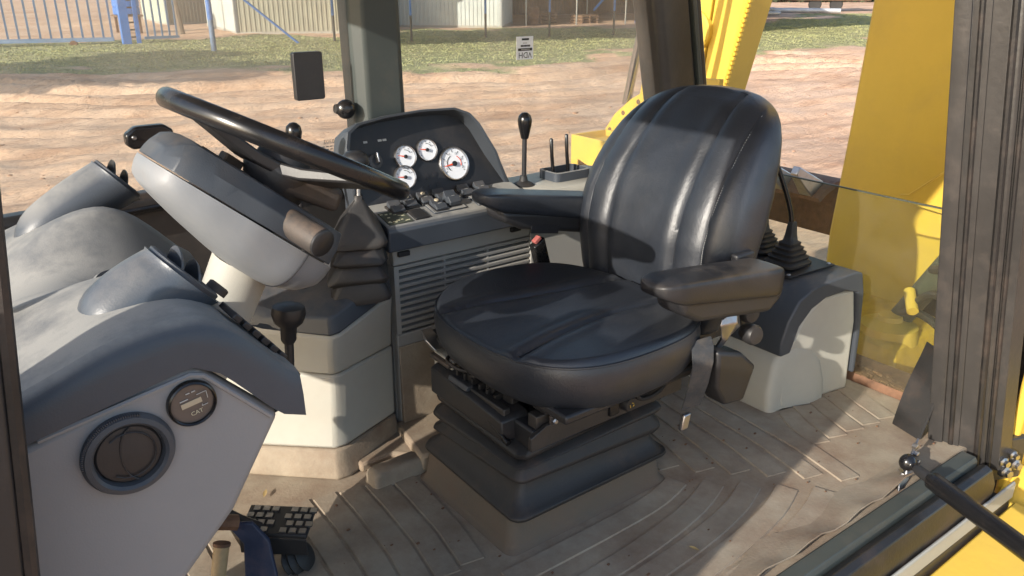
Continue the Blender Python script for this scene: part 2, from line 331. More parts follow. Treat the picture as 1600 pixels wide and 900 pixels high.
def shed(name, label, p0, p1, p2, h, mats, roofm, group=None):
    """p0-p1 left wall (plan), p1-p2 front wall"""
    o = thing(name, label, 'shed', (p1[0], p1[1], GZ), group)
    b = MB(); sheet(b, p0, p1, GZ + .08, GZ + h); b.build('wall', mats[0], o)
    b = MB(); sheet(b, p1, p2, GZ + .08, GZ + h); b.build('wall', mats[1], o)
    p3 = (p0[0] + p2[0] - p1[0], p0[1] + p2[1] - p1[1])
    b = MB(); sheet(b, p2, p3, GZ + .08, GZ + h); b.build('wall', mats[0], o)
    b = MB(); sheet(b, p3, p0, GZ + .08, GZ + h); b.build('wall', mats[1], o)
    c = (Vector(p0) + Vector(p2)) / 2
    ex = lambda p: tuple(c + (Vector(p) - c) * 1.06)
    b = MB(); b.prism([(*ex(p), GZ + h + .02) for p in (p0, p1, p2, p3)], (0, 0, .12)); b.build('roof', roofm, o)
    b = MB(); b.prism([(*(c + (Vector(p) - c) * 1.01), GZ - .1) for p in (p0, p1, p2, p3)], (0, 0, .22)); b.build('foundation', M['concrete'], o)
    for q in (p1, p2): MB().box(q[0] - .06, q[0] + .06, q[1] - .08, q[1] + .04, GZ + .1, GZ + h).build('corner_trim', M['sheetR'], o)
    return o
shed('steel_shed', 'pale green ribbed sheet shed behind the blue gate', (12.9, 53), (12.1, 45), (14.9, 45.8), 3.2, (M['sheetA'], M['sheetB']), M['sheetR'])
shed('steel_shed', 'long beige ribbed sheet shed behind the blue brace and posts', (13.6, 43.5), (12.5, 36.1), (17.6, 33.6), 3.4, (M['sheetC'], M['sheetB']), M['sheetR'])
shed('steel_shed', 'sunlit whitish ribbed sheet shed seen right of the cab pillar', (23.5, 40), (20.6, 37), (24.4, 33.2), 3.2, (M['sheetC'], M['sheetC']), M['sheetR'])
# timber lean-to between sheds: planks
lt = thing('timber_lean_to', 'brown plank lean-to in shade beside the whitish shed', 'shed', (18, 34.4, GZ))
for k in range(14):
    u = k / 14; x, y = 17.7 + u * 2.9, 34.4 + u * 2.3
    b = MB(); b.obox((x, y, GZ + 1.5 + .03 * (k % 3)), (.095 * 1.1, .075 * 1.1, 0), (-.012, .015, 0), (0, 0, 1.5)); b.build('plank', M['timber'], lt)
b = MB(); b.prism([(17.2, 34.2, GZ + 2.9), (20.9, 37, GZ + 3.1), (19.9, 38.4, GZ + 3.3), (16.2, 35.8, GZ + 3.1)], (0, 0, .08)); b.build('roof', M['sheetR'], lt)

# open yard shed in deep shade, with stored things
ys = thing('open_shed', 'open-sided dark shed with thin posts at the yard edge', 'shed', (30, 36, GZ))
for x, y in ((26.5, 34), (29.0, 33), (31.5, 32), (34.5, 31), (38.5, 30), (30, 42), (36, 40), (43, 37)):
    b = MB(); b.tube([(x, y, GZ - .1), (x, y, GZ + 3.05)], .05); b.build('post', M['steel'], ys)
b = MB(); b.prism([(24.6, 34.6, GZ + 3.05), (42, 27.6, GZ + 3.05), (48, 39, GZ + 3.5), (28, 47, GZ + 3.5)], (0, 0, .12)); b.build('roof', M['sheetR'], ys)
b = MB(); b.prism([(6, 25.0, GZ + 3.6), (17, 22.9, GZ + 3.6), (36, 21.5, GZ + 3.6), (41, 27.5, GZ + 3.7), (9, 31.5, GZ + 3.7)], (0, 0, .1)); b.build('shade_caster_roof', M['sheetR'], ys)  # unseen roof added overhead to throw shade on the far grass
b = MB(); sheet(b, (28, 46), (48, 38.6), GZ, GZ + 3.4); b.build('back_wall', M['timber'], ys)
b = MB(); sheet(b, (25.4, 35.5), (28, 46), GZ, GZ + 3.2); b.build('side_wall', M['timber'], ys)
junk = [('oil_drum', 'blue oil drum standing under the open shed', 'drum', 33.2, 32.6), ('oil_drum', 'rusty oil drum under the open shed nearer the whitish shed', 'drum', 27.3, 34.4)]
for nm, lb, ct, x, y in junk:
    o = thing(nm, lb, ct, (x, y, GZ)); mm = M['blue'] if 'blue' in lb else M['rust']
    b = MB(); b.lathe((x, y, GZ), (0, 0, 1), [(.29, 0), (.3, .02), (.29, .04), (.29, .28), (.305, .3), (.29, .32), (.29, .56), (.305, .58), (.29, .6), (.29, .85), (.3, .87), (.27, .87)], 20); b.build('body', mm, o)
    b = MB(); b.lathe((x + .15, y - .1, GZ + .86), (0, 0, 1), [(.03, 0), (.03, .03)], 10); b.build('cap', M['steel'], o)
for k, (x, y, w, d, h, lb) in enumerate(((28.6, 35.2, 1.1, .9, .7, 'stack of grey pallets left under the open shed'), (30.6, 34.2, 1.2, 1.0, .45, 'low stack of pallets in the middle of the open shed'))):
    o = thing('pallet_stack', lb, 'pallets', (x, y, GZ))
    for q in range(int(h / .15)):
        z = GZ + q * .15
        for s in (-.45, 0, .45):
            b = MB(); b.box(x + s * w - .05, x + s * w + .05, y - d / 2, y + d / 2, z, z + .1); b.build('bearer', M['timber'], o)
        for s in range(6):
            b = MB(); yy = y - d / 2 + (s + .5) * d / 6; b.box(x - w / 2, x + w / 2, yy - .05, yy + .05, z + .102, z + .125); b.build('slat', M['timber'], o)
# farm implement frame (dark) under the shed
o = thing('harrow_frame', 'dark welded implement frame standing in the shade under the open shed', 'implement', (35.5, 31.6, GZ))
for k in range(5):
    b = MB(); x = 34.6 + k * .42; b.tube(wire([(x, 31.4, GZ + 1.0), (x + .05, 31.0, GZ + .7), (x + .2, 31.2, GZ + .3), (x, 31.0, GZ)]), .03, 6); b.build('tine', M['rust'], o)
b = MB(); b.box(34.4, 36.6, 31.35, 31.47, GZ + .95, GZ + 1.07); b.box(34.4, 36.6, 31.95, 32.07, GZ + .95, GZ + 1.07); b.box(34.4, 34.52, 31.475, 31.945, GZ + .95, GZ + 1.07); b.box(36.48, 36.6, 31.475, 31.945, GZ + .95, GZ + 1.07); b.build('frame', M['rust'], o)
for s in (34.46, 36.54):
    b = MB(); b.lathe((s, 32.2, GZ + .35), (1, 0, 0), [(.1, -.06), (.34, -.07), (.35, 0), (.34, .07), (.1, .06)], 18); b.build('wheel', M['rubber'], o)

# pipes on the ground at the far right
M['pipe'] = mat('grey_pipe', (.45, .46, .47), .5, .3, var=.15, vscale=2, bump=.1, bscale=20)
for k, (x, y, z, L_, r) in enumerate(((44.6, 36.0, .13, 5.2, .13), (44.9, 35.6, .13, 5.6, .13), (44.3, 36.4, .13, 5.0, .13), (44.8, 35.85, .36, 5.4, .12), (50.6, 35.2, .16, 6, .16))):
    lb = ['middle grey pipe of the pile lying on the grass', 'front grey pipe of the pile lying on the grass', 'rearmost grey pipe of the pile lying on the grass', 'grey pipe resting on top of the pipe pile', 'single thick pipe lying right of the pipe pile'][k]
    t = Vector((.62, -.78, 0)); c = Vector((x, y, GZ + z)); b = MB()
    u = t.orthogonal().normalized()
    b.lathe(c - t * L_ / 2, t, [(r * .82, .02), (r * .85, 0), (r, 0), (r, L_), (r * .85, L_), (r * .82, L_ - .02)], 16)
    tag(b.build('steel_pipe', M['pipe'], ang=50), lb, 'pipe', 'pipes on the far grass')
# backdrop of a parked trailer far right
o = thing('flat_trailer', 'dark flat trailer parked behind the pipes at the far right', 'trailer', (55, 38, GZ))
b = MB(); b.obox((54, 38.5, GZ + 1.0), (3.6, -4.5, 0), (.9, .72, 0), (0, 0, .12)); b.build('deck', M['timber'], o)
b = MB(); b.obox((53.2, 37.8, GZ + .8), (3.6, -4.5, 0), (.06, .05, 0), (0, 0, .08)); b.build('chassis_rail', M['rust'], o)
for s in (-.55, -.3, .35, .6):
    c = Vector((53.4 + 3.6 * s, 37.9 - 4.5 * s, GZ + .45)); b = MB(); b.lathe(c, (.78, .62, 0), [(.12, -.12), (.4, -.13), (.45, -.08), (.45, .08), (.4, .13), (.12, .12)], 18); b.build('wheel', M['rubber'], o)
b = MB(); b.obox((54, 38.5, GZ + 1.65), (2.4, -3.0, 0), (.7, .56, 0), (0, 0, .5)); b.build('load', M['rust'], o)

# thorn hedge mass far behind, dark, closes the view
M['hedge'] = mat('hedge_leaves', (.05, .065, .03), .8, var=.5, vscale=1.2, bump=0)
b = MB()
for k in range(9000):
    u = random.random(); x = 58 + u * 42 + random.gauss(0, 1.4); y = 62 - u * 30 + random.gauss(0, 1.4); z = GZ + abs(random.gauss(0, 1.9)); s = random.uniform(.15, .4)
    p = Vector((x, y, z)); q = Vector((random.uniform(-1, 1), random.uniform(-1, 1), random.uniform(-1, 1))); w = q.orthogonal().normalized() * s; e = q.normalized() * s
    b.add([p - w, p + e, p + w, p - e], [(0, 1, 2, 3)])
me = bpy.data.meshes.new('far_hedge'); me.from_pydata(b.v, [], b.f); link('far_hedge', me, M['hedge'], kind='stuff')

# ------------------------------------------------------------------ gate, fence posts
M['gatepaint'] = mat('gate_paint', (.13, .19, .30), .5, var=.2, vscale=2, bump=.1, dust=((.25, .18, .12), .35, 3, .1))
g0, g1 = Vector((-6.0, 38.4, GZ)), Vector((7.15, 34.0, GZ)); gt = (g1 - g0).normalized(); gl = (g1 - g0).length
o = thing('sliding_gate', 'wide blue-grey barred sliding gate across the yard entrance', 'gate', tuple(g0))
b = MB(); b.obox((g0 + g1) / 2 + Vector((0, 0, .16)), gt * gl / 2, Vector((-gt.y, gt.x, 0)) * .05, (0, 0, .07)); b.build('bottom_rail', M['gatepaint'], o)
b = MB(); b.obox((g0 + g1) / 2 + Vector((0, 0, 2.05)), gt * gl / 2, Vector((-gt.y, gt.x, 0)) * .04, (0, 0, .05)); b.build('top_rail', M['gatepaint'], o)
nb = int(gl / .34)
for k in range(nb + 1):
    p = g0 + gt * (gl * k / nb) if 0 < k < nb else (g0 + gt * .05 if k == 0 else g1 - gt * .05)
    b = MB(); b.box(p.x - .035, p.x + .035, p.y - .02, p.y + .02, GZ + .231, GZ + 1.999); b.build('bar', M['gatepaint'], o)
for s in (.62, .72, .9):
    p = g0 + gt * gl * s; b = MB(); b.lathe(p + Vector((0, -.02, .02)), (gt.y, -gt.x, 0), [(.02, -.05), (.13, -.05), (.11, 0), (.13, .05), (.02, .05)], 14); b.build('roller', M['rust'], o)
o = thing('gate_post', 'stout blue gate post with rack at the end of the barred gate', 'post', (7.45, 33.7, GZ))
b = MB(); b.box(7.36, 7.66, 33.6, 33.85, GZ - .1, GZ + 2.4); b.build('post', M['blue'], o, bevel=.01)
b = MB(); b.box(7.85, 8.0, 33.6, 33.75, GZ - .1, GZ + 2.4); b.build('guide_post', M['blue'], o, bevel=.01)
for k in range(8):
    b = MB(); b.box(7.66, 7.85, 33.64, 33.7, GZ + .2 + k * .26, GZ + .26 + k * .26); b.build('rung', M['rust'], o)
o = thing('barred_fence', 'short blue barred panel right of the gate post', 'fence', (8.2, 33.4, GZ))
for k in range(5):
    x = 8.18 + k * .26; b = MB(); b.box(x - .03, x + .03, 33.27, 33.33, GZ + .26, GZ + 2.1); b.build('bar', M['gatepaint'], o)
b = MB(); b.box(8.05, 9.3, 33.26, 33.34, GZ + .16, GZ + .257); b.build('rail', M['gatepaint'], o)
o = thing('water_tank', 'small blue plastic tank on a stand behind the gate post', 'tank', (9.1, 40, GZ))
b = MB(); b.lathe((9.2, 40.5, GZ + .75), (0, 0, 1), [(.5, 0), (.55, .05), (.55, .3), (.52, .33), (.55, .36), (.55, .7), (.52, .73), (.55, .76), (.55, 1.2), (.4, 1.45), (.15, 1.5)], 24); b.build('tank', M['blue'], o)
for sx in (-.4, .4):
    for sy in (-.4, .4):
        b = MB(); b.box(9.2 + sx - .05, 9.2 + sx + .05, 40.5 + sy - .05, 40.5 + sy + .05, GZ - .05, GZ + .68); b.build('leg', M['rust'], o)
b = MB(); b.box(8.65, 9.75, 39.95, 41.05, GZ + .682, GZ + .748); b.build('platform', M['timber'], o)
# blue posts along the fence line
posts = [((9.05, 28.6), .09, 'thick blue fence post left of the beige shed'), ((14.2, 30.2), .05, 'thin blue post in front of the beige shed wall'),
         ((16.5, 28.3), .045, 'blue-topped thin post just right of the cab pillar'), ((19.7, 27.9), .045, 'blue-topped thin post in front of the whitish shed'), ((22.6, 27.4), .045, 'blue-topped thin post before the open shed'), ((25.8, 26.9), .05, 'blue-topped post beside the slanting blue brace')]
for k, ((x, y), r, lb) in enumerate(posts):
    o = thing('fence_post', lb, 'post', (x, y, GZ), 'blue fence posts')
    zt = .95 if k else 1.0
    b = MB(); b.tube([(x, y, GZ - .2), (x, y, GZ + zt)], r, 10); b.build('lower_post', M['frame'] if k else M['gatepaint'], o)
    b = MB(); b.tube([(x, y, GZ + zt + .002), (x, y, GZ + (3.59 if k > 1 else 2.3))], r * 1.02, 10); b.build('painted_top', M['blue'], o)
tag(MB().tube([(12.6, 29.9, GZ + .02), (10.0, 30.4, GZ + 2.3)], .04, 8).build('fence_brace', M['blue']), 'slanting blue steel brace in front of the beige shed', 'brace')
tag(MB().tube([(24.6, 26.9, GZ + 1.0), (25.8, 26.75, GZ + 2.1)], .05, 8).build('fence_brace', M['blue']), 'short slanting blue brace fixed to the rightmost blue post', 'brace')
# ------------------------------------------------------------------ trees
M['bark'] = mat('bark', (.20, .15, .11), .95, var=.35, vscale=10, bump=.6, bscale=25)
M['leafg'] = mat('tree_leaves', (.07, .10, .03), .7, var=.4, vscale=3, bump=0)
def tree(x, y, h, cr, nl, label, seed):
    r = random.Random(seed); o = thing('acacia_tree', label, 'tree', (x, y, GZ))
    b = MB(); top = Vector((x + r.uniform(-.4, .4), y + r.uniform(-.3, .3), GZ + h * .55)); base = Vector((x, y, GZ - .2))
    mid = (base + top) / 2 + Vector((r.uniform(-.15, .15), r.uniform(-.15, .15), 0)); b.tube(wire([base, mid, top]), [.17 - .09 * k / 16 for k in range(17)], 9)
    tips = []
    for k in range(9):
        a = k * 2.4 + r.uniform(-.3, .3); e = top + Vector((math.cos(a) * cr * r.uniform(.45, .9), math.sin(a) * cr * r.uniform(.45, .9), h * r.uniform(.12, .42)))
        m_ = (top + e) / 2 + Vector((0, 0, -.15)); b.tube(wire([top - Vector((0, 0, r.uniform(0, .6))), m_, e], 5), [.06 - .045 * q / 10 for q in range(11)], 6); tips += [e, m_.lerp(e, .5)]
    b.build('trunk', M['bark'], o)
    c = MB()
    for k in range(nl):
        t = r.choice(tips); p = t + Vector((r.gauss(0, .42), r.gauss(0, .42), r.gauss(0, .26))); q = Vector((r.uniform(-1, 1), r.uniform(-1, 1), r.uniform(-.6, 1))).normalized(); w = q.orthogonal().normalized(); e = q.cross(w); s = r.uniform(.10, .26)
        c.add([p - w * s, p + e * s * .5, p + w * s, p - e * s * .5], [(0, 1, 2, 3)])
    me = bpy.data.meshes.new('crown'); me.from_pydata(c.v, [], c.f); link('crown', me, M['leafg'], o)
tree(10.8, 38.2, 6.5, 2.6, 6000, 'slim tree whose bare trunk stands between the gate and the sheds', 3)
tree(-6.6, 23.6, 6.0, 3.0, 11000, 'leafy tree beside the yard casting streaky shade across the sand', 5)
tree(-6.0, 19.6, 5.5, 2.8, 9000, 'second tree beside the yard, nearer the cab, casting shade on the sand', 8)
# ------------------------------------------------------------------ cab floor
fl = MB().box(-.25, 2.44, .845, 2.16, -.04, 0).build('floor', M['mat'], bevel=.006, kind='structure')
def strip(path, w, h=.004, z=0):
    b = MB(); P = [Vector((*p, z)) for p in path]; rings = []
    for i, p in enumerate(P):
        t = (P[min(i + 1, len(P) - 1)] - P[max(i - 1, 0)]).normalized(); n = Vector((-t.y, t.x, 0)) * w / 2; u = Vector((0, 0, h))
        rings.append([p - n, p + n, p + n * .93 + u, p - n * .93 + u])
    return b.loft(rings)
for k in range(11):
    x = .20 + k * .070
    strip([(x - .03, 1.27 + .004 * k), (x - .006, 1.45), (x + .006, 1.62), (x + .01, 1.775 - max(0, (k - 6)) * .012)], .063).build('rib', M['matrib'], fl)
for k in range(6):                                                      # L-shaped ribs nested round the seat corner, open along the spine
    xc, yc = 1.535 + .072 * k, 1.278 - .0675 * k
    strip([(xc + .085, 1.60 if xc < 1.95 else 1.29), (xc + .045, yc + .20), (xc + .012, yc + .06), (xc + .002, yc + .022)], .066).build('rib', M['matrib'], fl)
    pts = wire([V3(xc - .03, yc - .034, 0), V3(xc - .15, yc - .075, 0), V3(xc - .34, yc - .105, 0), V3(xc - .60, yc - .12, 0), V3(max(.42, xc - 1.05), yc - .125, 0)], 4)
    if k == 0: pts = wire([V3(xc - .03, yc - .034, 0), V3(xc - .15, yc - .062, 0), V3(xc - .34, yc - .07, 0), V3(.90, yc - .07, 0)], 4)
    if yc - .125 > .85: strip([(p.x, p.y) for p in pts], .061).build('rib', M['matrib'], fl)
for k in range(5):
    xc, yc = 1.985 + .075 * k, 1.10 - .01 * k
    strip([(xc + .085, 1.285), (xc + .05, yc + .13), (xc + .01, yc + .02)], .067).build('rib', M['matrib'], fl)
# raised moulding under the seat
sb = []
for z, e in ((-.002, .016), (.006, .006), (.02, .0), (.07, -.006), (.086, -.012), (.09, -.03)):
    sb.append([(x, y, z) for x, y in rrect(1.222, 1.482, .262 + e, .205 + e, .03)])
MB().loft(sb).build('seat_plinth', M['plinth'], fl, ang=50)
# small wedge kick block and step beside the pedestal
MB().loft([[(x, y, z) for x, y in rrect(.905, 1.735, hx, hy, .015)] for z, hx, hy in ((-.002, .085, .036), (.032, .08, .031), (.042, .07, .024))]).build('kick_block', M['matrib'], fl, ang=50)
MB().prism([(.83, 1.80, .0), (.93, 1.80, .0), (.985, 1.745, .0), (1.04, 1.72, .0), (1.06, 1.91, .0), (.83, 1.91, .0)], (0, 0, .03)).build('step_moulding', M['mat'], fl, bevel=.008)
MB().prism([(.965, 1.70, .0), (1.2, 1.66, .0), (1.2, 1.91, .0), (1.0, 1.91, .0)], (0, 0, .055)).build('step_moulding', M['mat'], fl, bevel=.01)
# leaf scraps and dirt crumbs
lf = MB()
for k in range(130):
    x = random.uniform(.55, 2.3); y = random.uniform(.9, 1.75); s = random.uniform(.0006, .0026)
    if .94 < x < 1.6 and y > 1.24: continue
    p = Vector((x, y, .006)); lf.obox(p, (s * random.uniform(1, 2), s * .3, 0), (-s * .3, s, 0), (0, 0, s * .5))
lf.build('dirt_crumbs', M['rust'], kind='stuff')
for lb, px, py, s, a in (('curled dry leaf on the floor below the seat corner', .86, 1.12, .022, .3), ('scrap of dry leaf on the floor beside the light pedestal', .575, 1.86, .016, 1.0), ('torn yellowish leaf on the floor left of the door sill', 1.32, 1.02, .013, 2.0)):
    b = MB(); rings = []
    for q in range(7):
        t = q / 6 - .5; w = .35 * s * math.cos(t * 3); c = Vector((px + math.cos(a) * t * 2 * s, py + math.sin(a) * t * 2 * s, .007 + .5 * s * (t + .2) ** 2)); n = Vector((-math.sin(a), math.cos(a), 0))
        rings.append([c - n * w + Vector((0, 0, w * .6)), c, c + n * w + Vector((0, 0, w * .5)), c + Vector((0, 0, .0008))])
    tag(b.loft(rings).build('dry_leaf', M['leaf'], ang=60), lb, 'leaf')

# ------------------------------------------------------------------ cab frame
cf = thing('cab_frame', 'dark cab frame of pillars, glass and door opening around the seat', 'cab', (1.2, 1.5, 0))
def beam(p0, p1, prof, name, m, bevel=.006, label=None, parent=None):
    """sweep plan profile (list of xy offsets) from p0 to p1"""
    return MB().loft([[Vector(p0) + Vector((*q, 0)) for q in prof], [Vector(p1) + Vector((*q, 0)) for q in prof]]).build(name, m, parent or cf, bevel=bevel, label=label)
# mid pillar on the far side
beam((1.04, 2.07, .62), (1.035, 2.09, 1.70), [(0, .03), (.028, 0), (.135, 0), (.152, .02), (.152, .1), (0, .1)], 'pillar', M['pillar'], .008, 'grey-green trimmed pillar between the far side windows')
# far rear corner pillar
rp = beam((2.47, 2.07, 0), (2.07, 2.07, 1.70), [(0, .02), (.03, 0), (.165, 0), (.165, .12), (0, .12)], 'pillar', M['frame'], .008, 'brown-black far rear corner pillar')
beam((2.652, 2.062, 0), (2.252, 2.062, 1.70), [(0, 0), (.018, 0), (.018, .03), (0, .03)], 'seal_strip', M['pillar'], .004, None, rp)
beam((2.672, 2.066, 0), (2.272, 2.066, 1.70), [(0, 0), (.025, 0), (.025, .12), (0, .12)], 'outer_flange', M['frame'], .006, None, rp)
# near rear pillar, door jamb with seal channels
pr = [(0, .02), (.004, -.004), (.012, -.018), (.02, -.014), (.026, -.05), (.030, -.058), (.034, -.052), (.040, -.070), (.046, -.094), (.058, -.096), (.062, -.112), (.068, -.118), (.078, -.115), (.084, -.150), (.15, -.155), (.17, -.03), (.1, .05)]
beam((2.285, .918, -.06), (2.06, 1.035, 1.70), pr, 'pillar', M['frame'], .0025, 'dusty brown-black door pillar with rubber seal channels')
jl = []
for f in (0, 1):
    base = Vector((2.285, .918, -.06)).lerp(Vector((2.06, 1.035, 1.70)), f); jl.append(base)
for off, r, m_ in (((.024, -.036), .0075, M['seal']), ((.052, -.100), .009, M['seal']), ((.075, -.125), .006, M['seal'])):
    MB().tube([jl[0].lerp(jl[1], k / 10) + Vector((*off, 0)) for k in range(11)], r, 8).build('door_seal', m_, cf)
# near front pillar (door front edge)
beam((-.096, .80, -.05), (.096, .86, 1.70), [(0, 0), (.012, .0), (.02, .01), (.02, .05), (-.06, .055), (-.06, 0)], 'pillar', M['frame'], .004, 'dark door front pillar at the left edge')
MB().tube([(-.096 + .192 * k / 10 + .022, .808 + .06 * k / 10, -.05 + 1.75 * k / 10) for k in range(11)], .008, 8).build('door_seal', M['seal'], cf)
# far front pillar
beam((-.64, 2.09, .2), (-.14, 2.09, 1.70), [(0, 0), (.04, 0), (.04, .05), (0, .05)], 'pillar', M['pillar'], .008)
MB().box(-.02, 2.24, .88, 2.2, 1.64, 1.76).build('roof', M['frame'], cf, bevel=.02)
MB().box(.0, 2.2, .90, 2.16, 1.605, 1.638).build('roof_lining', M['panel'], cf, bevel=.01)
MB().prism([(-.30, .60, -.3), (-.30, 1.44, -.3), (-.30, 1.44, .74), (-.30, .95, .80), (-.30, .93, 1.14), (-.30, .60, 1.14)], (.03, 0, 0)).build('sun_blocker_panel', M['frame'], cf, bevel=.005)  # added out of view; near corner raised to keep sun off floor and seat
# far side lower wall and window ledge
MB().prism([(-.24, 2.12, -.04), (2.5, 2.12, -.04), (2.44, 2.12, .42), (1.95, 2.12, .42), (1.88, 2.12, .62), (1.06, 2.12, .655), (1.0, 2.12, .765), (.10, 2.12, .755), (.02, 2.12, .60), (-.24, 2.12, .12)], (0, .05, 0)).build('side_wall', M['frame'], cf, bevel=.005)
wl = [(.02, 2.095, .765), (.14, 2.095, .772), (.5, 2.095, .785), (1.04, 2.095, .805)]
b = MB(); b.loft([[Vector(p) + Vector((0, q[0], q[1])) for q in ((-.012, -.03), (-.018, -.012), (-.014, .008), (.0, .02), (.04, .02), (.04, -.03))] for p in wl]); b.build('window_seal', M['seal'], cf, bevel=.004)
MB().tube([Vector(p) + Vector((0, -.014, -.014)) for p in wl], .0075, 8).build('seal_bead', M['gloss'], cf)
wl2 = [(1.18, 2.095, .652), (1.86, 2.095, .638)]
b = MB(); b.loft([[Vector(p) + Vector((0, q[0], q[1])) for q in ((-.012, -.03), (-.018, -.012), (-.014, .008), (.0, .02), (.04, .02), (.04, -.03))] for p in wl2]); b.build('window_seal', M['seal'], cf, bevel=.004)
# panes
def pane(pts, off, m, label=None): return MB().prism(pts, off).build('pane', m, cf, label=label)
pane([(-.58, 2.118, .30), (-.30, 2.118, .15), (-.23, 2.118, .14), (.03, 2.118, .62), (.09, 2.118, .775), (1.045, 2.118, .81), (1.045, 2.118, 1.69), (-.12, 2.118, 1.69)], (0, .005, 0), M['glass'], 'far side front window pane')
pane([(1.185, 2.118, .66), (1.89, 2.118, .63), (1.96, 2.118, .425), (2.42, 2.118, .425), (2.13, 2.118, 1.69), (1.185, 2.118, 1.69)], (0, .005, 0), M['glass'], 'far side rear window pane')
pane([(2.452, 1.00, .02), (2.452, 2.05, .02), (2.452, 2.05, .645), (2.452, 1.00, .645)], (.006, 0, 0), M['tint'], 'lower rear window pane with a bare top edge')
MB().box(2.4505, 2.4595, 1.00, 2.05, .646, .650).build('pane_edge', M['plate'], cf)
MB().prism([(2.44, .93, -.05), (2.47, .93, -.05), (2.47, .93, .016), (2.45, .93, .024), (2.44, .93, .01)], (0, 1.15, 0)).build('rear_ledge', M['rust'], cf)
# dirt lying on the rear ledge
b = MB()
for k in range(240):
    x = random.uniform(2.462, 2.53); y = random.uniform(1.02, 1.40); s = random.uniform(.003, .011); b.obox((x, y, .015 + s * .4), (s, s * .4, 0), (-s * .3, s, s * .2), (0, 0, s * .6))
MB().box(2.472, 2.62, .95, 2.05, -.05, .014).build('rear_sill', M['rust'], cf)
b.build('ledge_debris', M['rust'], kind='stuff')
# rubber flap at the foot of the door pillar
b = MB(); rings = []
for q in range(8):
    t = q / 7; rings.append([(2.36 - .10 * t - .02 * math.sin(t * 3), 1.035 + .01 * t, .26 - .25 * t), (2.30 - .07 * t, .93 + .02 * t, .26 - .25 * t), (2.306 - .07 * t, .925 + .02 * t, .26 - .25 * t), (2.368 - .10 * t, 1.04 + .01 * t, .26 - .25 * t)])
b.loft(rings).build('rubber_flap', M['rubber'], cf, ang=60)
# door sill rails
MB().prism([(0, .845, -.04), (0, .845, .004), (0, .838, .012), (0, .80, .012), (0, .792, .0), (0, .792, -.06), (0, .80, -.10), (0, .845, -.10)], (2.27, 0, 0)).build('sill_rail', M['pillar'], cf, bevel=.002)
MB().prism([(-.05, .79, -.012), (-.05, .772, -.004), (-.05, .752, -.012), (-.05, .738, -.05), (-.05, .738, -.10), (-.05, .79, -.10)], (2.33, 0, 0)).build('sill_seal', M['seal'], cf, bevel=.003)
MB().prism([(-.05, .735, -.09), (-.05, .730, -.085), (-.05, .724, -.09), (-.05, .724, -.14), (-.05, .735, -.14)], (2.45, 0, 0)).build('sill_lip', M['light'], cf, bevel=.003)
MB().box(-.1, 2.4, .728, .95, -.35, -.145).build('cab_skirt', M['frame'], cf, bevel=.01)
# crumpled mat edge against the sill
b = MB(); rings = []
for q in range(26):
    x = .7 + q * .055; a = .03 + .018 * math.sin(q * 1.7) + .01 * math.sin(q * .6)
    rings.append([(x, .93 + .02 * math.sin(q), .004), (x, .90, .008 + .4 * a * .2), (x, .868, .012 + a * .35), (x, .848, .016 + a * .5), (x, .847, .012 + a * .5), (x, .87, .004), (x, .93, .002)])
b.loft(rings).build('mat_edge', M['matrib'], fl, ang=60)
# strut bracket and ball strut
gs = thing('gas_strut', 'black door gas strut with ball end bolted at the sill', 'strut', (2.0, .88, .05))
p0, p1 = Vector((2.0, .865, .065)), Vector((1.80, .33, .065)); d = (p1 - p0).normalized()
b = MB(); b.lathe(p0, d, [(0.001, -.021)] + [(.024 * math.sin(R(a)), -.021 * math.cos(R(a))) for a in range(20, 150, 16)] + [(.0105, .02), (.0105, .028)], 20); b.build('ball_end', M['gloss'], gs, ang=50)
b = MB(); b.lathe(p0 + d * .0285, d, [(.010, 0), (.0145, .012), (.0155, .05), (.0155, .0505)], 18); b.build('rod_guide', M['black'], gs)
b = MB(); b.lathe(p0 + d * .0795, d, [(.0165, 0), (.024, .01), (.025, .03), (.025, .45)], 20); b.build('cylinder', M['gloss'], gs)
b = MB(); b.lathe(p0 + Vector((.005, .0, -.026)), (0, 0, 1), [(.008, -.03), (.008, .012)], 10); b.lathe(p0 + Vector((.005, 0, -.03)), (0, 0, 1), [(.021, -.006), (.021, .0)], 6); b.build('stud', M['steel'], gs)
b = MB(); rings = []
for t, w in ((0, .028), (.25, .03), (.5, .02), (.75, .014), (1, .012)):
    c = Vector((2.005 - .01 * t, .866 - .02 * t, .03 - .05 * t + .0)); c.x += -.05 * t
    rings.append([c + Vector((-w, .004, 0)), c + Vector((w, .004, .002)), c + Vector((w, -.002, .004)), c + Vector((-w, -.002, .002))])
b.loft(rings); b.prism([(2.0, .87, .03), (2.07, .89, .03), (2.10, .89, .09), (2.03, .872, .062)], (0, .006, 0)); b.build('bracket', M['steel'], gs, bevel=.001)
b = MB()
for dx, dz in ((.075, .055), (.092, .022), (.06, .085)): b.lathe((2.0 + dx, .886, dz), (0, -1, 0), [(.009, 0), (.009, .012), (.006, .014)], 6)
b.build('bolt', M['steel'], gs)
# bolts at the lower hinge of the pillar
hb = thing('door_hinge', 'greasy steel hinge bolts low on the outside of the door pillar', 'hinge', (2.40, .76, -.07))
for dx, dy, dz, r in ((0, 0, .03, .016), (.02, -.005, -.01, .02), (.035, -.008, .045, .014), (.05, -.015, .01, .018)):
    b = MB(); b.lathe((2.385 + dx, .775 + dy, -.06 + dz), (-.4, -1, 0), [(r, 0), (r, .016), (r * .6, .02), (r * .6, .03)], 6); b.build('bolt', M['steel'], hb)
MB().obox((2.43, .80, -.05), (.07, -.03, 0), (.008, .02, 0), (0, 0, .07)).build('hinge_plate', M['frame'], hb, bevel=.004)
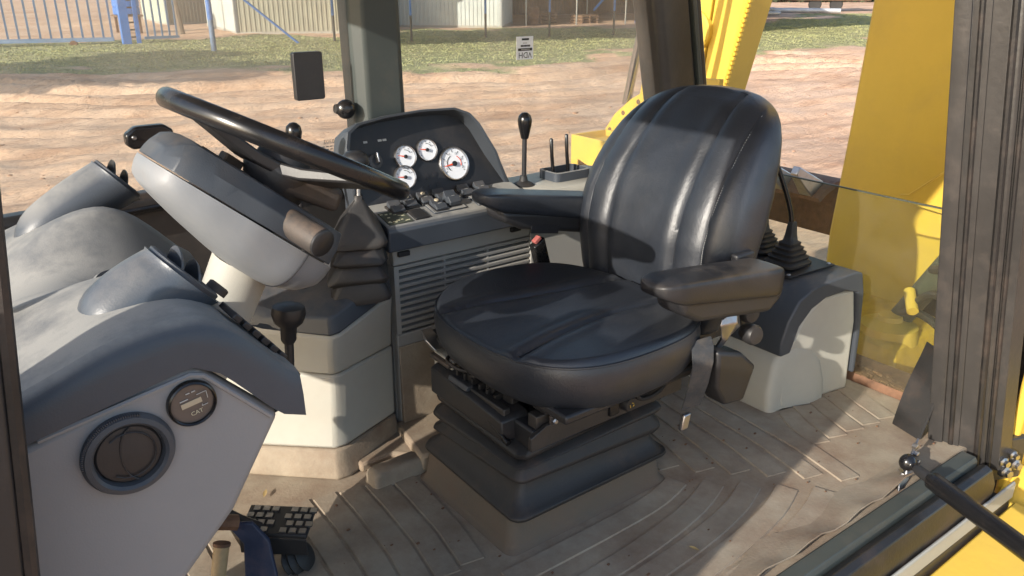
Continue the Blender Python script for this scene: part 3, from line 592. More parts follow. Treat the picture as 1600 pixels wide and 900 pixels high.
# yellow fender outside, behind the door opening
fd = thing('rear_fender', 'yellow rear fender below the door pillar', 'fender', (2.7, .5, -.6))
b = MB(); rings = []
for q in range(14):
    a = R(62 + 100 * q / 13); cx, cz, rr = 3.0, -.95, .95
    rings.append([(cx + rr * math.cos(a), .78, cz + rr * math.sin(a)), (cx + rr * math.cos(a), .20, cz + rr * math.sin(a)), (cx + (rr - .02) * math.cos(a), .18, cz + (rr - .02) * math.sin(a)), (cx + (rr - .02) * math.cos(a), .78, cz + (rr - .02) * math.sin(a))])
b.loft(rings).build('arch', M['yellow'], fd, ang=50)
MB().prism([(1.45, .30, -.26), (2.42, .30, -.20), (2.42, .722, -.16), (1.45, .722, -.20)], (0, 0, -.03)).build('deck_plate', M['yellow'], fd, bevel=.006)
MB().prism([(2.47, .80, -.3), (2.75, .80, -.3), (2.75, .80, .9), (2.47, .80, .9)], (0, -.03, 0)).build('cab_side_panel', M['yellow'], fd, bevel=.01)
# ------------------------------------------------------------------ front dash
da = thing('front_dash', 'dusty grey front dash with twin vent pods and light end panel', 'dashboard', (.15, 1.3, .3))
NEAR = [(-.30, .79), (-.1, .815), (.041, .864), (.144, .903), (.215, .915), (.262, .908), (.314, .859), (.363, .793)]
def dash_profile(y):
    """x,z samples of the top skin at this y, from the windscreen to the driver's edge"""
    far = min(1, max(0, (y - 1.12) / .45)); far = far * far * (3 - 2 * far)
    rid = math.exp(-((y - 1.575) / (.055 if y < 1.575 else .13)) ** 2)
    out = []
    for i in range(45):
        x = -.30 + .663 * i / 44; z = sm(NEAR, x, .012)
        q = min(1, max(0, (x + .05) / .28)); q = q * q * (3 - 2 * q)
        bowl = math.exp(-(((x - .315) / .17) ** 2 + ((y - 1.385) / .125) ** 2) ** 1.6)
        z += -.060 * far + .058 * rid * q - .085 * bowl
        val = math.exp(-((y - 1.385) / .12) ** 2)
        out.append((x + .035 * far * (i / 44) + .05 * val * (i / 44) ** 3, y, z))
    return out
ys_ = [.972 + .87 * k / 60 for k in range(61)]
top = [dash_profile(y) for y in ys_]
b = MB(); n = 45; vs = [p for r in top for p in r]; fs = [(k * n + i, k * n + i + 1, (k + 1) * n + i + 1, (k + 1) * n + i) for k in range(60) for i in range(n - 1)]
# rounded skirt on the driver's edge and the near end
def low(p, dx, dz, dy=0): return (p[0] + dx, p[1] + dy, p[2] + dz)
b.add(vs, fs)
edge = [r[-1] for r in top]; b.loft([edge, [low(p, .006, -.012) for p in edge], [low(p, -.002, -.05) for p in edge], [low(p, -.04, -.06) for p in edge]], closed=False, caps=False)
ne = top[0]
BOT = [(-.30, .70), (.039, .812), (.225, .853), (.26, .833), (.329, .752), (.372, .735)]
side = [[(x, .972, z) for x, _, z in ne], [(x, .964, z - .003) for x, _, z in ne], [(x, .957, z - .009) for x, _, z in ne], [(x, .952, z + (lerp(BOT, x) - z) * .5) for x, _, z in ne], [(x, .950, min(z - .02, lerp(BOT, x))) for x, _, z in ne], [(x, .962, min(z - .022, lerp(BOT, x) - .002)) for x, _, z in ne]]
b.loft(side, closed=False, caps=False)
b.build('top_cover', M['dash'], da, ang=60)
# light end panel
pan = [(-.28, .955, .70), (.039, .955, .808), (.205, .955, .846), (.222, .955, .849), (.238, .955, .845), (.329, .955, .751), (.253, .955, .628), (.184, .955, .557), (.08, .955, .44), (-.02, .955, .30), (-.28, .955, .30)]
dp = MB().prism(pan, (0, .03, 0)).build('end_panel', M['panel'], da, bevel=.01, seg=3)
rim = [(.05, .811), (.205, .838), (.222, .841), (.238, .836), (.317, .751)]
MB().tube([(x, .9545, z) for x, z in rim], .0035, 6).build('moulded_edge', M['panel'], dp)
MB().box(-.26, .12, 1.0, 1.48, .0, .58).build('lower_body', M['panel'], da, bevel=.02)
MB().prism([(-.28, .99, .45), (.13, .99, .45), (.22, .99, .62), (.27, .99, .72), (-.26, .99, .68)], (0, .50, 0)).build('lower_body', M['panel'], da, bevel=.02)
# round vent in the end panel
vc = Vector((.139, .9545, .762)); vn = Vector((0, -1, 0))
v1 = MB().lathe(vc, vn, [(.053, -.004), (.0535, .004), (.050, .011), (.044, .0125), (.0405, .009), (.039, .0), (.038, -.003)], 56, caps=False).build('vent_ring', M['char'], da, ang=30)
MB().lathe(vc, vn, [(.0385, -.006), (.0385, .001), (.036, .004), (.001, .007)], 40).build('vent_flap', M['black'], v1, ang=30)
b = MB(); b.tube([vc + Vector((-.004 - .018 * math.cos(R(a)) + .012, -.0062, .036 * math.sin(R(a)))) for a in range(-80, 81, 16)], .0012, 6); b.build('flap_seam', M['ink'], v1)
b = MB(); b.tube([vc + Vector((.03 * math.cos(R(a)), -.0068, .03 * math.sin(R(a)))) for a in range(-130, 131, 20)], .0009, 5); b.build('flap_seam', M['ink'], v1)
for k in range(40):
    a = R(70 + 110 * k / 39); b = MB(); c = vc + Vector((.0525 * math.cos(a), -.006, .0525 * math.sin(a))); t = Vector((math.cos(a), 0, math.sin(a)))
    b.obox(c, t * .0014, Vector((-t.z, 0, t.x)) * .0006, (0, .004, 0)); b.build('knurl', M['char'], v1)
# hour meter
hc = Vector((.219, .9545, .8045))
h1 = MB().lathe(hc, vn, [(.030, -.004), (.0305, .003), (.0295, .0075), (.0275, .009), (.0262, .0075), (.0258, .004)], 48, caps=False).build('meter_bezel', M['gloss'], da, ang=30, label='black ring of the round hour meter')
MB().lathe(hc, vn, [(.0262, -.004), (.0262, .0042), (.0005, .0045)], 40).build('meter_face', M['meter'], h1)
MB().obox(hc + Vector((-.001, -.0052, .001)), (.0125, 0, .0022), (0, .0005, 0), (-.0006, 0, .0034)).build('display', M['lcd'], h1)
text('meter_text', 'CAT', .0078, hc + Vector((.004, -.0054, -.013)), (1, 0, .17), (-.17, 0, 1), M['paleprint'], h1)
MB().obox(hc + Vector((-.0095, -.0052, .0068)), (.005, 0, .00088), (0, .0004, 0), (-.0001, 0, .0006)).build('meter_line', M['grey'], h1)
for dx in (-.004, .003): MB().obox(hc + Vector((dx, -.0052, .0158 + .17 * dx)), (.0024, 0, .0004), (0, .0004, 0), (-.0001, 0, .0006)).build('meter_line', M['grey'], h1)
b = MB()
for p, q in (((.006, .011), (.018, .013)), ((.018, .013), (.019, .003)), ((.0185, -.0045), (.011, -.006)), ((.011, -.006), (.0115, -.0035))):
    b.tube([hc + Vector((p[0], -.0056, p[1])), hc + Vector((q[0], -.0056, q[1]))], .0005, 4)
b.build('meter_line', M['grey'], h1)
# vent pods
def pod(y, dx, dz, s, far):
    c = Vector((.264 + dx, y, .918 + dz)); n_ = Vector((.757, 0, .653)); t = Vector((-.653, 0, .757)); w = Vector((0, 1, 0))
    tail = Vector((.128 + dx - (.06 if far else 0), y + .004, (.815 if far else .858) + dz)); rings = []
    for k in range(13):
        f = k / 12; cc = c.lerp(tail, f) ; r = s * (.061 - .010 * f) * (1 if f < .7 else math.sqrt(max(.02, 1 - ((f - .7) / .3) ** 2))); tt = t.lerp(Vector((-.2, 0, .98)), f).normalized()
        cc.z += .006 * math.sin(f * 3.14)
        rings.append([cc + (tt * math.cos(2 * math.pi * q / 36) * (1 - .15 * f) + w * math.sin(2 * math.pi * q / 36) * 1.05) * r for q in range(36)])
    rings = [[p + n_ * .0 for p in rings[0]]] + rings[1:]
    lip = [[c + n_ * .004 + (t * math.cos(2 * math.pi * q / 36) + w * math.sin(2 * math.pi * q / 36) * 1.03) * s * .063 for q in range(36)]]
    pb = MB().loft(lip + rings, caps=True).build('vent_pod', M['dash' if far else 'pod'], da, ang=50)
    MB().lathe(c + n_ * .003, n_, [(s * .0575, -.001), (s * .0575, .0065), (s * .054, .0085), (s * .049, .006), (s * .046, -.012), (s * .046, -.0121)], 40, caps=False).build('vent_ring', M['char'], pb, ang=30)
    MB().lathe(c + n_ * .003, n_, [(s * .05, .0017), (.0005, .0017)], 30, caps=True).build('vent_core', M['black'], pb)
    for q, e in ((.012, .036), (-.018, .034)):
        b = MB(); rr = []
        for k in range(13):
            a = math.pi * k / 12; rr.append((math.cos(a) * e * s, math.sin(a) * .026))
        pts = [c + t * q + n_ * (.004 + h) + w * x + t * h * .6 for x, h in rr]; b.prism(pts, t * .004); b.build('vent_fin', M['dash' if not far else 'black'], pb)
pod(1.10, 0, 0, .95, False); pod(1.745, .06, .0, .9, True)
# round cup recess in the valley, square vent at the windscreen, decal lines
MB().lathe((.245, 1.395, .80), (.3, -.3, .9), [(.05, -.02), (.056, .016), (.052, .021), (.046, .016), (.044, -.03), (.044, -.031)], 36, caps=False).build('cup_recess', M['dash'], da)
sv = MB().prism([(-.02, 1.22, .905), (.055, 1.22, .90), (.065, 1.30, .865), (-.02, 1.30, .87)], (0, 0, .018)).build('demister_vent', M['char'], da, bevel=.003)
for k in range(5): MB().obox((-.005 + k * .014, 1.26, .907), (.004, .0, 0), (.001, .034, -.017), (0, 0, .004)).build('vent_fin', M['light'], sv)
for k in range(6):                                                    # key pads along the driver's edge of the dash
    f = k / 5; p = Vector((.300 + .058 * f, 1.0 + .002 * k, .876 - .075 * f)); MB().obox(p + Vector((.004, .03, .003)), Vector((.004, 0, -.0052)), (0, .028, 0), Vector((.0035, 0, .0027))).build('key_pad', M['black'], da, bevel=.0015)
MB().lathe((.318, 1.13, .878), (.75, 0, .66), [(.016, -.004), (.016, .006), (.013, .008)], 18).build('worn_knob', M['brown'], da)

# ------------------------------------------------------------------ pedals
pd = thing('brake_pedal', 'ribbed steel brake pedal beneath the dash panel', 'pedal', (.5, 1.6, 0))
o_, ux, uy, uz = Vector((.505, 1.60, .115)), Vector((.052, -.058, 0)), Vector((.055, .05, -.006)), Vector((0, 0, .006))
o_, ux, uy = Vector((.515, 1.595, .105)), Vector((.060, -.052, .0)), Vector((.030, .038, .004))
MB().obox(o_, ux, uy, uz).build('pad', M['black'], pd, bevel=.003)
for i in range(7):
    for j in range(4):
        if i == 3: continue
        c = o_ + ux * (-.86 + i * .287 + (.12 if j % 2 else 0)) + uy * (-.75 + j * .48) + Vector((0, 0, .0075)); MB().obox(c, ux * .10, uy * .15, (0, 0, .0022)).build('tread_stud', M['steel'], pd)
MB().obox(o_ + Vector((.0, -.0, -.028)) - uy * .98, ux, uy * .03, (0, 0, .022)).build('front_lip', M['black'], pd, bevel=.002)
MB().tube(wire([o_ + Vector((-.03, 0, -.01)), o_ + Vector((-.12, .06, .06)), o_ + Vector((-.28, .1, .3))]), .014, 8).build('arm', M['black'], pd)
MB().lathe(o_ + Vector((.005, -.03, -.10)), (.5, -.5, .4), [(.03, 0), (.042, .012), (.034, .02), (.042, .03), (.030, .04), (.036, .048), (.02, .056)], 20).build('spring_boot', M['rubber'], pd)
MB().tube([o_ + Vector((-.02, .03, -.10)), o_ + Vector((.0, .0, -.01))], .012, 8).build('push_rod', M['rust'], pd)
p2 = thing('clutch_lever', 'blue-painted pedal arm hanging below the dash panel', 'pedal', (.4, 1.42, 0))
MB().loft([[(.398, 1.592, .150), (.446, 1.562, .150), (.450, 1.570, .153), (.402, 1.600, .153)], [(.423, 1.572, .100), (.471, 1.545, .10), (.478, 1.553, .103), (.430, 1.580, .103)], [(.412, 1.555, .03), (.468, 1.508, .03), (.475, 1.516, .032), (.419, 1.563, .032)], [(.400, 1.545, -.0), (.462, 1.496, -.0), (.469, 1.503, .0), (.407, 1.552, .0)]]).build('arm', M['pedalblue'], p2, bevel=.002)
MB().tube([(.42, 1.585, .152), (.30, 1.60, .20), (.22, 1.60, .30)], .018, 8).build('pivot_arm', M['rust'], p2)
p3 = thing('tilt_lever', 'tan painted lever hanging beside the blue pedal arm', 'lever', (.33, 1.45, 0))
MB().tube([(.375, 1.565, .125), (.352, 1.545, .06), (.33, 1.53, -.0)], [.017, .016, .016], 12).build('arm', M['tan'], p3)
MB().lathe((.3755, 1.5655, .1262), (.3, .25, .9), [(.019, -.004), (.019, .003), (.012, .005)], 16).build('collar', M['rust'], p3)

# ------------------------------------------------------------------ steering column and wheel
st = thing('steering_column', 'grey steering column cowl with black steering wheel and stalks', 'steering wheel', (.45, 1.42, .3))
Lx = Vector((.766, 0, -.643)); Nn = Vector((.643, 0, .766)); Yy = Vector((0, 1, 0)); O = Vector((.330, 1.42, 1.010))
WID = [(-.022, .035), (-.014, .070), (-.006, .088), (0, .092), (.02, .104), (.07, .120), (.15, .134), (.25, .134), (.305, .118), (.33, .09)]
DEP = [(-.022, .012), (-.014, .028), (-.006, .041), (0, .042), (.03, .052), (.09, .068), (.17, .086), (.24, .09), (.29, .08), (.33, .055)]
def cowl_ring(s, z0, z1, n=18, flat=False):
    w = lerp(WID, s); c = O + Lx * s; r = []
    return w, c
rings = []
for k in range(26):
    s = -.022 + .352 * (k / 25) ** 1.25; w = sm(WID, s, .002); d_ = sm(DEP, s, .003); c = O + Lx * s
    r = [c + Yy * (w * math.copysign(abs(math.cos(a)) ** .55, math.cos(a))) - Nn * (d_ * abs(math.sin(a)) ** .75) for a in [math.pi * q / 20 for q in range(21)]]
    rings.append(r)
MB().loft(rings).build('lower_cowl', M['cowl'], st, ang=50)
rings = []
for k in range(22):
    s = -.016 + .333 * k / 21; w = sm(WID, s, .003) * .985; c = O + Lx * s; h = .060 + .004 * (k / 21); e = min(1, k / 3 + .5)
    rings.append([c + Yy * w + Nn * .003, c + Yy * w * .97 + Nn * (h * .55 * e), c + Yy * w * .80 + Nn * h * e, c + Yy * w * .3 + Nn * (h + .003) * e, c - Yy * w * .3 + Nn * (h + .003) * e, c - Yy * w * .80 + Nn * h * e, c - Yy * w * .97 + Nn * (h * .55 * e), c - Yy * w + Nn * .003])
MB().loft(rings).build('upper_cowl', M['char'], st, ang=28, bevel=.002)
# seam across the lower cowl
s = .255; w = sm(WID, s, .006); d_ = sm(DEP, s, .008); c = O + Lx * s
MB().tube([c + Yy * (w * 1.002 * math.copysign(abs(math.cos(a)) ** .55, math.cos(a))) - Nn * (d_ * 1.002 * abs(math.sin(a)) ** .75) for a in [math.pi * q / 30 for q in range(31)]], .0016, 6).build('cowl_seam', M['ink'], st)
for s, y in ((.05, -.05), (.10, -.07), (.16, -.08), (.21, -.09)):
    MB().obox(O + Lx * s + Yy * y + Nn * .0635, Lx * .018, Yy * .003 + Lx * .002, Nn * .001).build('slot', M['ink'], st)
for s, y in ((.11, .02), (.19, .07)):
    MB().obox(O + Lx * s + Yy * y + Nn * .070, Lx * .018, Yy * .018, Nn * .010).build('rocker_switch', M['brown'], st, bevel=.003)
MB().tube([O + Lx * .17 + Yy * .06 + Nn * .05, O + Lx * .20 + Yy * .13 + Nn * .062], [.017, .02], 14).build('indicator_stalk', M['brown'], st)
# column below
MB().tube([O + Lx * .22 - Nn * .07, (.36, 1.46, .60), (.20, 1.46, .25)], [.055, .05, .055], 18).build('column_tube', M['light'], st)
# near stalk: twist grip
a0, a1 = Vector((.487, 1.375, .920)), Vector((.528, 1.235, .882)); d = (a1 - a0).normalized()
MB().loft([[a0 + Vector((x, .02 + dy, z)) for x, dy, z in ((-.035, 0, -.022), (.03, 0, -.04), (.034, 0, .012), (-.03, 0, .03))], [a0.lerp(a1, .42) + Vector((x, dy, z)) for x, dy, z in ((-.028, 0, -.018), (.026, 0, -.03), (.03, 0, .012), (-.024, 0, .026))]]).build('stalk_housing', M['char'], st, bevel=.006, seg=3)
sg = MB().lathe(a0.lerp(a1, .36), d, [(.02, 0), (.0245, .006), (.025, .02), (.0255, .095), (.0245, .098)], 28).build('twist_grip', M['brown'], st, label='dust-worn round grip of the near column stalk')
MB().lathe(a0.lerp(a1, .36) + d * .0982, d, [(.0243, 0), (.0243, .004), (.021, .0065), (.0005, .007)], 28).build('grip_end', M['black'], sg)
# small lever seen under the cowl
MB().tube([(.564, 1.53, .59), (.560, 1.53, .52), (.556, 1.53, .46)], [.010, .009, .009], 10).build('tilt_rod', M['black'], st)
kn = MB().lathe((.566, 1.53, .612), (.1, 0, 1), [(.012, -.035), (.016, -.028), (.017, 0), (.03, .012), (.036, .03), (.033, .046), (.018, .052)], 20).build('tilt_knob', M['black'], st, ang=50)
# wheel
t = R(27.5); n_ = Vector((math.sin(t), 0, math.cos(t))); u = Vector((math.cos(t), 0, -math.sin(t))); C = Vector((.56, 1.415, 1.012)); RW = .217
b = MB(); rings = []
for k in range(73):
    a = 2 * math.pi * k / 72; e = u * math.cos(a) + Yy * math.sin(a); rings.append([C + e * (RW + .0155 * math.cos(q * math.pi / 7)) + n_ * .018 * math.sin(q * math.pi / 7) for q in range(14)])
wr = b.loft(rings, caps=False).build('rim', M['gloss'], st, ang=80, label='glossy black steering wheel rim seen almost edge-on')
for k, a in enumerate((186, 62, -58)):
    a = R(a); e = u * math.cos(a) + Yy * math.sin(a); f = n_.cross(e); b = MB()
    b.loft([[C + e * r_ + f * w_ * sx + n_ * (h + th * sz) for sx, sz in ((-1, -1), (1, -1), (1, 1), (-1, 1))] for r_, w_, h, th in ((.02, .055, -.045, .012), (.07, .045, -.038, .011), (.14, .036, -.018, .009), (.19, .032, -.004, .008), (.212, .03, 0, .007))])
    b.build('spoke', M['black'], st, bevel=.004, ang=50)
MB().lathe(C - n_ * .03, n_, [(.001, .0), (.05, .0), (.062, -.008), (.066, -.02), (.058, -.045), (.05, -.075), (.046, -.11)][::-1], 32).build('hub', M['black'], st, ang=40)
MB().lathe(C - n_ * .0295, n_, [(.05, 0), (.048, .012), (.035, .016), (.001, .017)], 32).build('horn_cap', M['black'], st)
MB().obox(C - n_ * .075 + Vector((.05, -.01, -.01)), u * .06, Yy * .05, n_ * .022).build('hub_housing', M['brown'], st, bevel=.012, seg=3)

# ------------------------------------------------------------------ pedestal with gear lever
pe = thing('gear_pedestal', 'light grey faceted pedestal with charcoal cap, boot and gear lever', 'console', (.82, 1.95, 0))
def ring(pts, z): return [(x, y, z) for x, y in pts]
base = [(.50, 2.07), (.585, 1.975), (.762, 1.808), (.80, 1.805), (1.01, 1.893), (1.03, 2.07)]
p09 = [(.53, 2.07), (.615, 1.965), (.770, 1.826), (.80, 1.823), (1.0, 1.902), (1.02, 2.07)]
p31 = [(.55, 2.07), (.645, 1.975), (.778, 1.830), (.80, 1.827), (1.0, 1.900), (1.02, 2.07)]
MB().loft([ring(base, .0), ring(base, .012), ring(p09, .086)]).build('foot', M['mat'], pe, bevel=.006)
MB().loft([ring(p09, .089), ring([(x + .004, y + .004) for x, y in p31], .306)]).build('lower_shell', M['light'], pe, bevel=.008)
p45 = [(.57, 2.07), (.655, 1.96), (.772, 1.800), (.80, 1.797), (1.005, 1.888), (1.02, 2.07)]
top_ = [(.57, 2.07, .45), (.655, 1.96, .425), (.772, 1.800, .432), (.80, 1.797, .436), (1.005, 1.888, .470), (1.02, 2.07, .50)]
MB().loft([ring([(x + .002, y + .003) for x, y in p31], .309), ring([(x, y + .012) for x, y in p45], .39), top_]).build('upper_shell', M['light'], pe, bevel=.008)
up1 = [(x, y, z + .003) for x, y, z in top_]; up2 = [(.575, 2.07, .49), (.662, 1.968, .462), (.775, 1.812, .482), (.80, 1.81, .487), (1.0, 1.897, .532), (1.015, 2.07, .55)]
MB().loft([up1, [(x - .0, y - .002, z) for x, y, z in up2], [(x + (.85 - x) * .12, y + (1.93 - y) * .14, z + .014) for x, y, z in up2]]).build('cap', M['char'], pe, bevel=.006, seg=3)
# boot: square pyramid bellows
rings = []
bt = [(.485, .080), (.50, .082), (.535, .066), (.545, .078), (.555, .079), (.585, .060), (.592, .073), (.602, .074), (.63, .056), (.638, .069), (.648, .070), (.662, .066), (.70, .045), (.735, .022), (.752, .011), (.765, .009)]
bj = random.Random(11)
for z, h in bt:
    f = (z - .485) / .28; cx = .905 + .02 * f; cy = 1.895 + .0 * f; a = R(-24)
    rr_ = rrect(0, 0, h, h * .92, min(h * .35, .022), 4); rings.append([(cx + .004 * bj.uniform(-1, 1) + (x * math.cos(a) - y * math.sin(a)) * (1 + .05 * math.sin(7 * z * 9 + q)), cy + (x * math.sin(a) + y * math.cos(a)) * (1 + .05 * math.sin(q * .7 + z * 40)), z + .08 * (x * .6) * (1 - f) + .006 * math.sin(q * .55 + z * 23) * (1 - f)) for q, (x, y) in enumerate(rr_)])
MB().loft(rings).build('boot', M['rubber'], pe, ang=50)
MB().tube([(.925, 1.895, .755), (.93, 1.90, .80), (.928, 1.905, .835)], .006, 10).build('lever_rod', M['steel'], pe)
MB().lathe((.928, 1.905, .825), (0, 0, 1), [(.012, 0), (.03, .012), (.037, .026), (.034, .042), (.022, .052), (.005, .055)], 24).build('lever_knob', M['black'], pe, ang=60)
MB().tube([(.79, 1.99, .5), (.80, 1.985, .62), (.802, 1.985, .915)], .007, 10).build('loader_lever', M['black'], pe)
MB().lathe((.802, 1.985, .895), (0, 0, 1), [(.011, 0), (.018, .02), (.021, .035), (.018, .05), (.009, .058), (.001, .06)], 20).build('loader_knob', M['gloss'], pe, ang=60)
# ------------------------------------------------------------------ far side console
rc = thing('side_console', 'dark side console with white-faced gauges, rocker switches and louvred panel', 'console', (1.4, 2.0, 0))
# lower wall with louvre opening, built round the opening
wx0, wx1, gx0, gx1, gz0, gz1 = 1.02, 2.28, 1.035, 1.505, .335, .545
MB().box(wx0, wx1, 1.93, 2.115, .0, .60).build('lower_wall', M['wall'], rc)
MB().box(wx0, wx1, 1.90, 1.928, .0, gz0).build('panel_below', M['wall'], rc, bevel=.004)
MB().box(gx1, wx1, 1.90, 1.928, gz0 + .002, .60).build('panel_beside', M['wall'], rc, bevel=.004)
MB().box(wx0, gx1 - .002, 1.90, 1.928, gz1, .60).build('panel_above', M['wall'], rc, bevel=.004)
MB().box(wx0, gx0, 1.90, 1.928, gz0 + .002, gz1 - .002).build('panel_edge', M['wall'], rc)
MB().box(gx0 + .001, gx1 - .003, 1.922, 1.9295, gz0 + .001, gz1 - .001).build('grille_back', M['ink'], rc)
for k in range(11):
    z = gz0 + .012 + k * .0188; b = MB(); b.prism([(gx0 + .001, 1.904, z - .005), (gx0 + .001, 1.9015, z + .001), (gx0 + .001, 1.9015, z + .006), (gx0 + .001, 1.916, z + .0075), (gx0 + .001, 1.918, z - .002)], (gx1 - gx0 - .004, 0, 0)); b.build('louvre', M['wall'], rc)
for x in (1.19, 1.345): MB().box(x - .003, x + .003, 1.906, 1.9215, gz0 + .002, gz1 - .002).build('grille_rib', M['wall'], rc)
for x in (1.05, 1.44): MB().box(x - .018, x + .018, 1.888, 1.8995, .572, .586).build('clip', M['black'], rc, bevel=.002)
MB().loft([[(1.02, 1.885, 0), (1.75, 1.885, 0), (1.75, 1.9, 0), (1.02, 1.9, 0)], [(1.02, 1.892, .30), (1.75, 1.892, .30), (1.75, 1.899, .30), (1.02, 1.899, .30)]]).build('kick_panel', M['mat'], rc, bevel=.003)
# upper dark body: fascia and sloped switch deck
deck = [(1.855, .602), (1.852, .662), (1.862, .676), (1.985, .705), (2.11, .72), (2.11, .602)]
MB().loft([[(x, y, z) for y, z in deck] for x in (.985, 1.49)]).build('deck_body', M['dash'], rc, bevel=.005)
dk_n = Vector((0, -.229, .973)); dk_t = Vector((0, .973, .229))
def onDeck(x, v): return Vector((x, 1.862, .676)) + dk_t * v
# rocker switches
sw = [(1.055, .075, 0), (1.105, .092, 1), (1.16, .095, 1), (1.215, .098, 0), (1.30, .098, 0), (1.175, .045, 1), (1.225, .055, 2), (1.33, .055, 1), (1.36, .10, 0), (1.10, .03, 3)]
for x, v, kd in sw:
    c = onDeck(x, v); bz = MB(); bz.obox(c + dk_n * .002, (.022, 0, 0), dk_t * .026, dk_n * .004); s_ = bz.build('switch_bezel', M['black'], rc, bevel=.0015)
    if kd == 3: continue
    b = MB(); hgt = .019 if kd < 2 else .030
    pr_ = [(-.022, .006), (-.022, hgt * .6), (-.006, hgt), (.006, hgt * .72), (.022, hgt * 1.15), (.022, .006)]
    b.prism([c + Vector((-.0185, 0, 0)) + dk_t * a_ + dk_n * h_ for a_, h_ in pr_], (.037, 0, 0)); b.build('rocker', M['char'], s_, bevel=.0015)
    if kd == 1: MB().lathe(c + dk_t * .014 + dk_n * (hgt * .93 + .001), dk_n, [(.007, 0), (.006, .003), (.001, .004)], 12).build('lens', M['lcd'], s_)
    MB().obox(c - dk_t * .004 + dk_n * (hgt * .93 + .0006), (.005, 0, 0), dk_t * .0008, dk_n * .0004).build('mark', M['grey'], s_)
# raised switch plinth frames
for x0, x1 in ((1.145, 1.255), (1.295, 1.375)):
    MB().obox(onDeck((x0 + x1) / 2, .05) + dk_n * .0015, ((x1 - x0) / 2, 0, 0), dk_t * .034, dk_n * .003).build('switch_plinth', M['dash'], rc, bevel=.002)
# decal plate
pl = MB().obox(onDeck(1.032, .036) + dk_n * .0012, (.036, 0, 0), dk_t * .034, dk_n * .0016).build('decal_plate', M['plate'], rc)
rr = random.Random(4)
for k in range(26):
    x = 1.032 + rr.uniform(-.032, .032); v = .036 + rr.choice((-.024, -.018, .004, .012, .022)) + rr.uniform(-.003, .003)
    MB().obox(onDeck(x, v) + dk_n * .0032, (rr.uniform(.0012, .0045), 0, 0), dk_t * rr.uniform(.0008, .0022), dk_n * .0003).build('decal_mark', M['paleprint'], pl)
# gauge cluster
fn = Vector((0, -.94, .342)); ft = Vector((0, .342, .94))
def onFace(x, z, out=0):
    if out > .004: out = out * min(1, max(.06, (z - .72) / .05))
    return Vector((x, 1.985 + (z - .70) * .364, z)) + fn * out
OUT = [(.955, .695), (.944, .78), (.944, .855), (.958, .893), (.99, .912), (1.08, .924), (1.2, .930), (1.315, .926), (1.362, .908), (1.39, .875), (1.43, .79), (1.485, .695)]
def scaled(k, dz=0): return [(1.2 + (x - 1.2) * k, .79 + (z - .79) * k + dz) for x, z in OUT]
outer = scaled(1.0); inner = scaled(.93)
b = MB(); b.loft([[onFace(x, z, -.03) for x, z in outer], [onFace(x, z, .045) for x, z in outer], [onFace(x, z, .052) for x, z in scaled(.985)], [onFace(x, z, .050) for x, z in scaled(.95)], [onFace(x, z, .0) for x, z in inner]], caps=False)
b.build('cluster_hood', M['char'], rc, ang=32)
MB().prism([onFace(x, z, -.028) for x, z in scaled(.965)], fn * .030).build('cluster_face', M['black'], rc)
MB().loft([[onFace(x, z, -.075) for x, z in scaled(.8)], [onFace(x, z, -.0305) for x, z in scaled(.995)]]).build('cluster_back', M['char'], rc, bevel=.006)
def gauge(x, z, r, big, na):
    c = onFace(x, z, .0025)
    g = MB().lathe(c, fn, [(r * 1.10, 0), (r * 1.10, .005), (r * 1.05, .0085), (r * .98, .007), (r * .96, .002)], 40, caps=False).build('gauge_bezel', M['steel'], rc, ang=40)
    MB().lathe(c, fn, [(r, 0), (r, .003), (.0004, .0032)], 40).build('dial', M['white'], g)
    u_ = Vector((1, 0, 0)); q = c + fn * .0042
    nt_ = 9 if big else 7
    for k in range(nt_):
        a = R(215 - (250 if big else 190) * k / (nt_ - 1)); e = u_ * math.cos(a) + ft * math.sin(a); f = fn.cross(e)
        MB().obox(q + e * r * .80, e * r * .07, f * r * .016, fn * .0002).build('tick', M['ink'], g)
    if big:
        MB().tube([q + (u_ * math.cos(R(a)) + ft * math.sin(R(a))) * r * .52 for a in range(110, 231, 10)], .0009, 4).build('scale_arc', M['plate'], g)
        MB().tube([q + (u_ * math.cos(R(a)) + ft * math.sin(R(a))) * r * .52 for a in range(-20, 61, 10)], .0009, 4).build('scale_arc', M['orange'], g)
        for k in range(6):
            a = R(205 - 230 * k / 5); text('numeral', str(k * 5), r * .2, q + (u_ * math.cos(a) + ft * math.sin(a)) * r * .66 + fn * .0002, u_, ft, M['ink'], g)
    else:
        MB().tube([q + (u_ * math.cos(R(a)) + ft * math.sin(R(a))) * r * .62 for a in range(30, 91, 10)], .0008, 4).build('scale_arc', M['plate'], g)
    a = R(na); e = u_ * math.cos(a) + ft * math.sin(a); f = fn.cross(e)
    MB().prism([q + fn * .001 - e * r * .05 + f * r * .07, q + fn * .001 - e * r * .05 - f * r * .07, q + fn * .001 + e * r * .72 - f * r * .018, q + fn * .001 + e * r * .72 + f * r * .018], fn * .001).build('needle', M['orange'], g)
    MB().lathe(q + fn * .0005, fn, [(r * .17, 0), (r * .16, .004), (r * .05, .005)], 16).build('needle_hub', M['ink'], g)
gauge(1.298, .778, .047, True, 188); gauge(1.216, .826, .031, False, 168); gauge(1.142, .816, .032, False, 165); gauge(1.127, .762, .032, False, 172)
for i in range(3):
    for j in range(2):
        MB().lathe(onFace(1.175 + i * .026 + .004 * j, .752 - j * .028 + i * .003, .0021), fn, [(.0075, 0), (.0075, .002), (.005, .0024)], 14).build('warning_lamp', M['ink'], rc)
ks = MB().lathe(onFace(1.045, .815, .0021), fn, [(.022, 0), (.021, .008), (.012, .011), (.011, .004)], 24).build('ignition_switch', M['char'], rc)
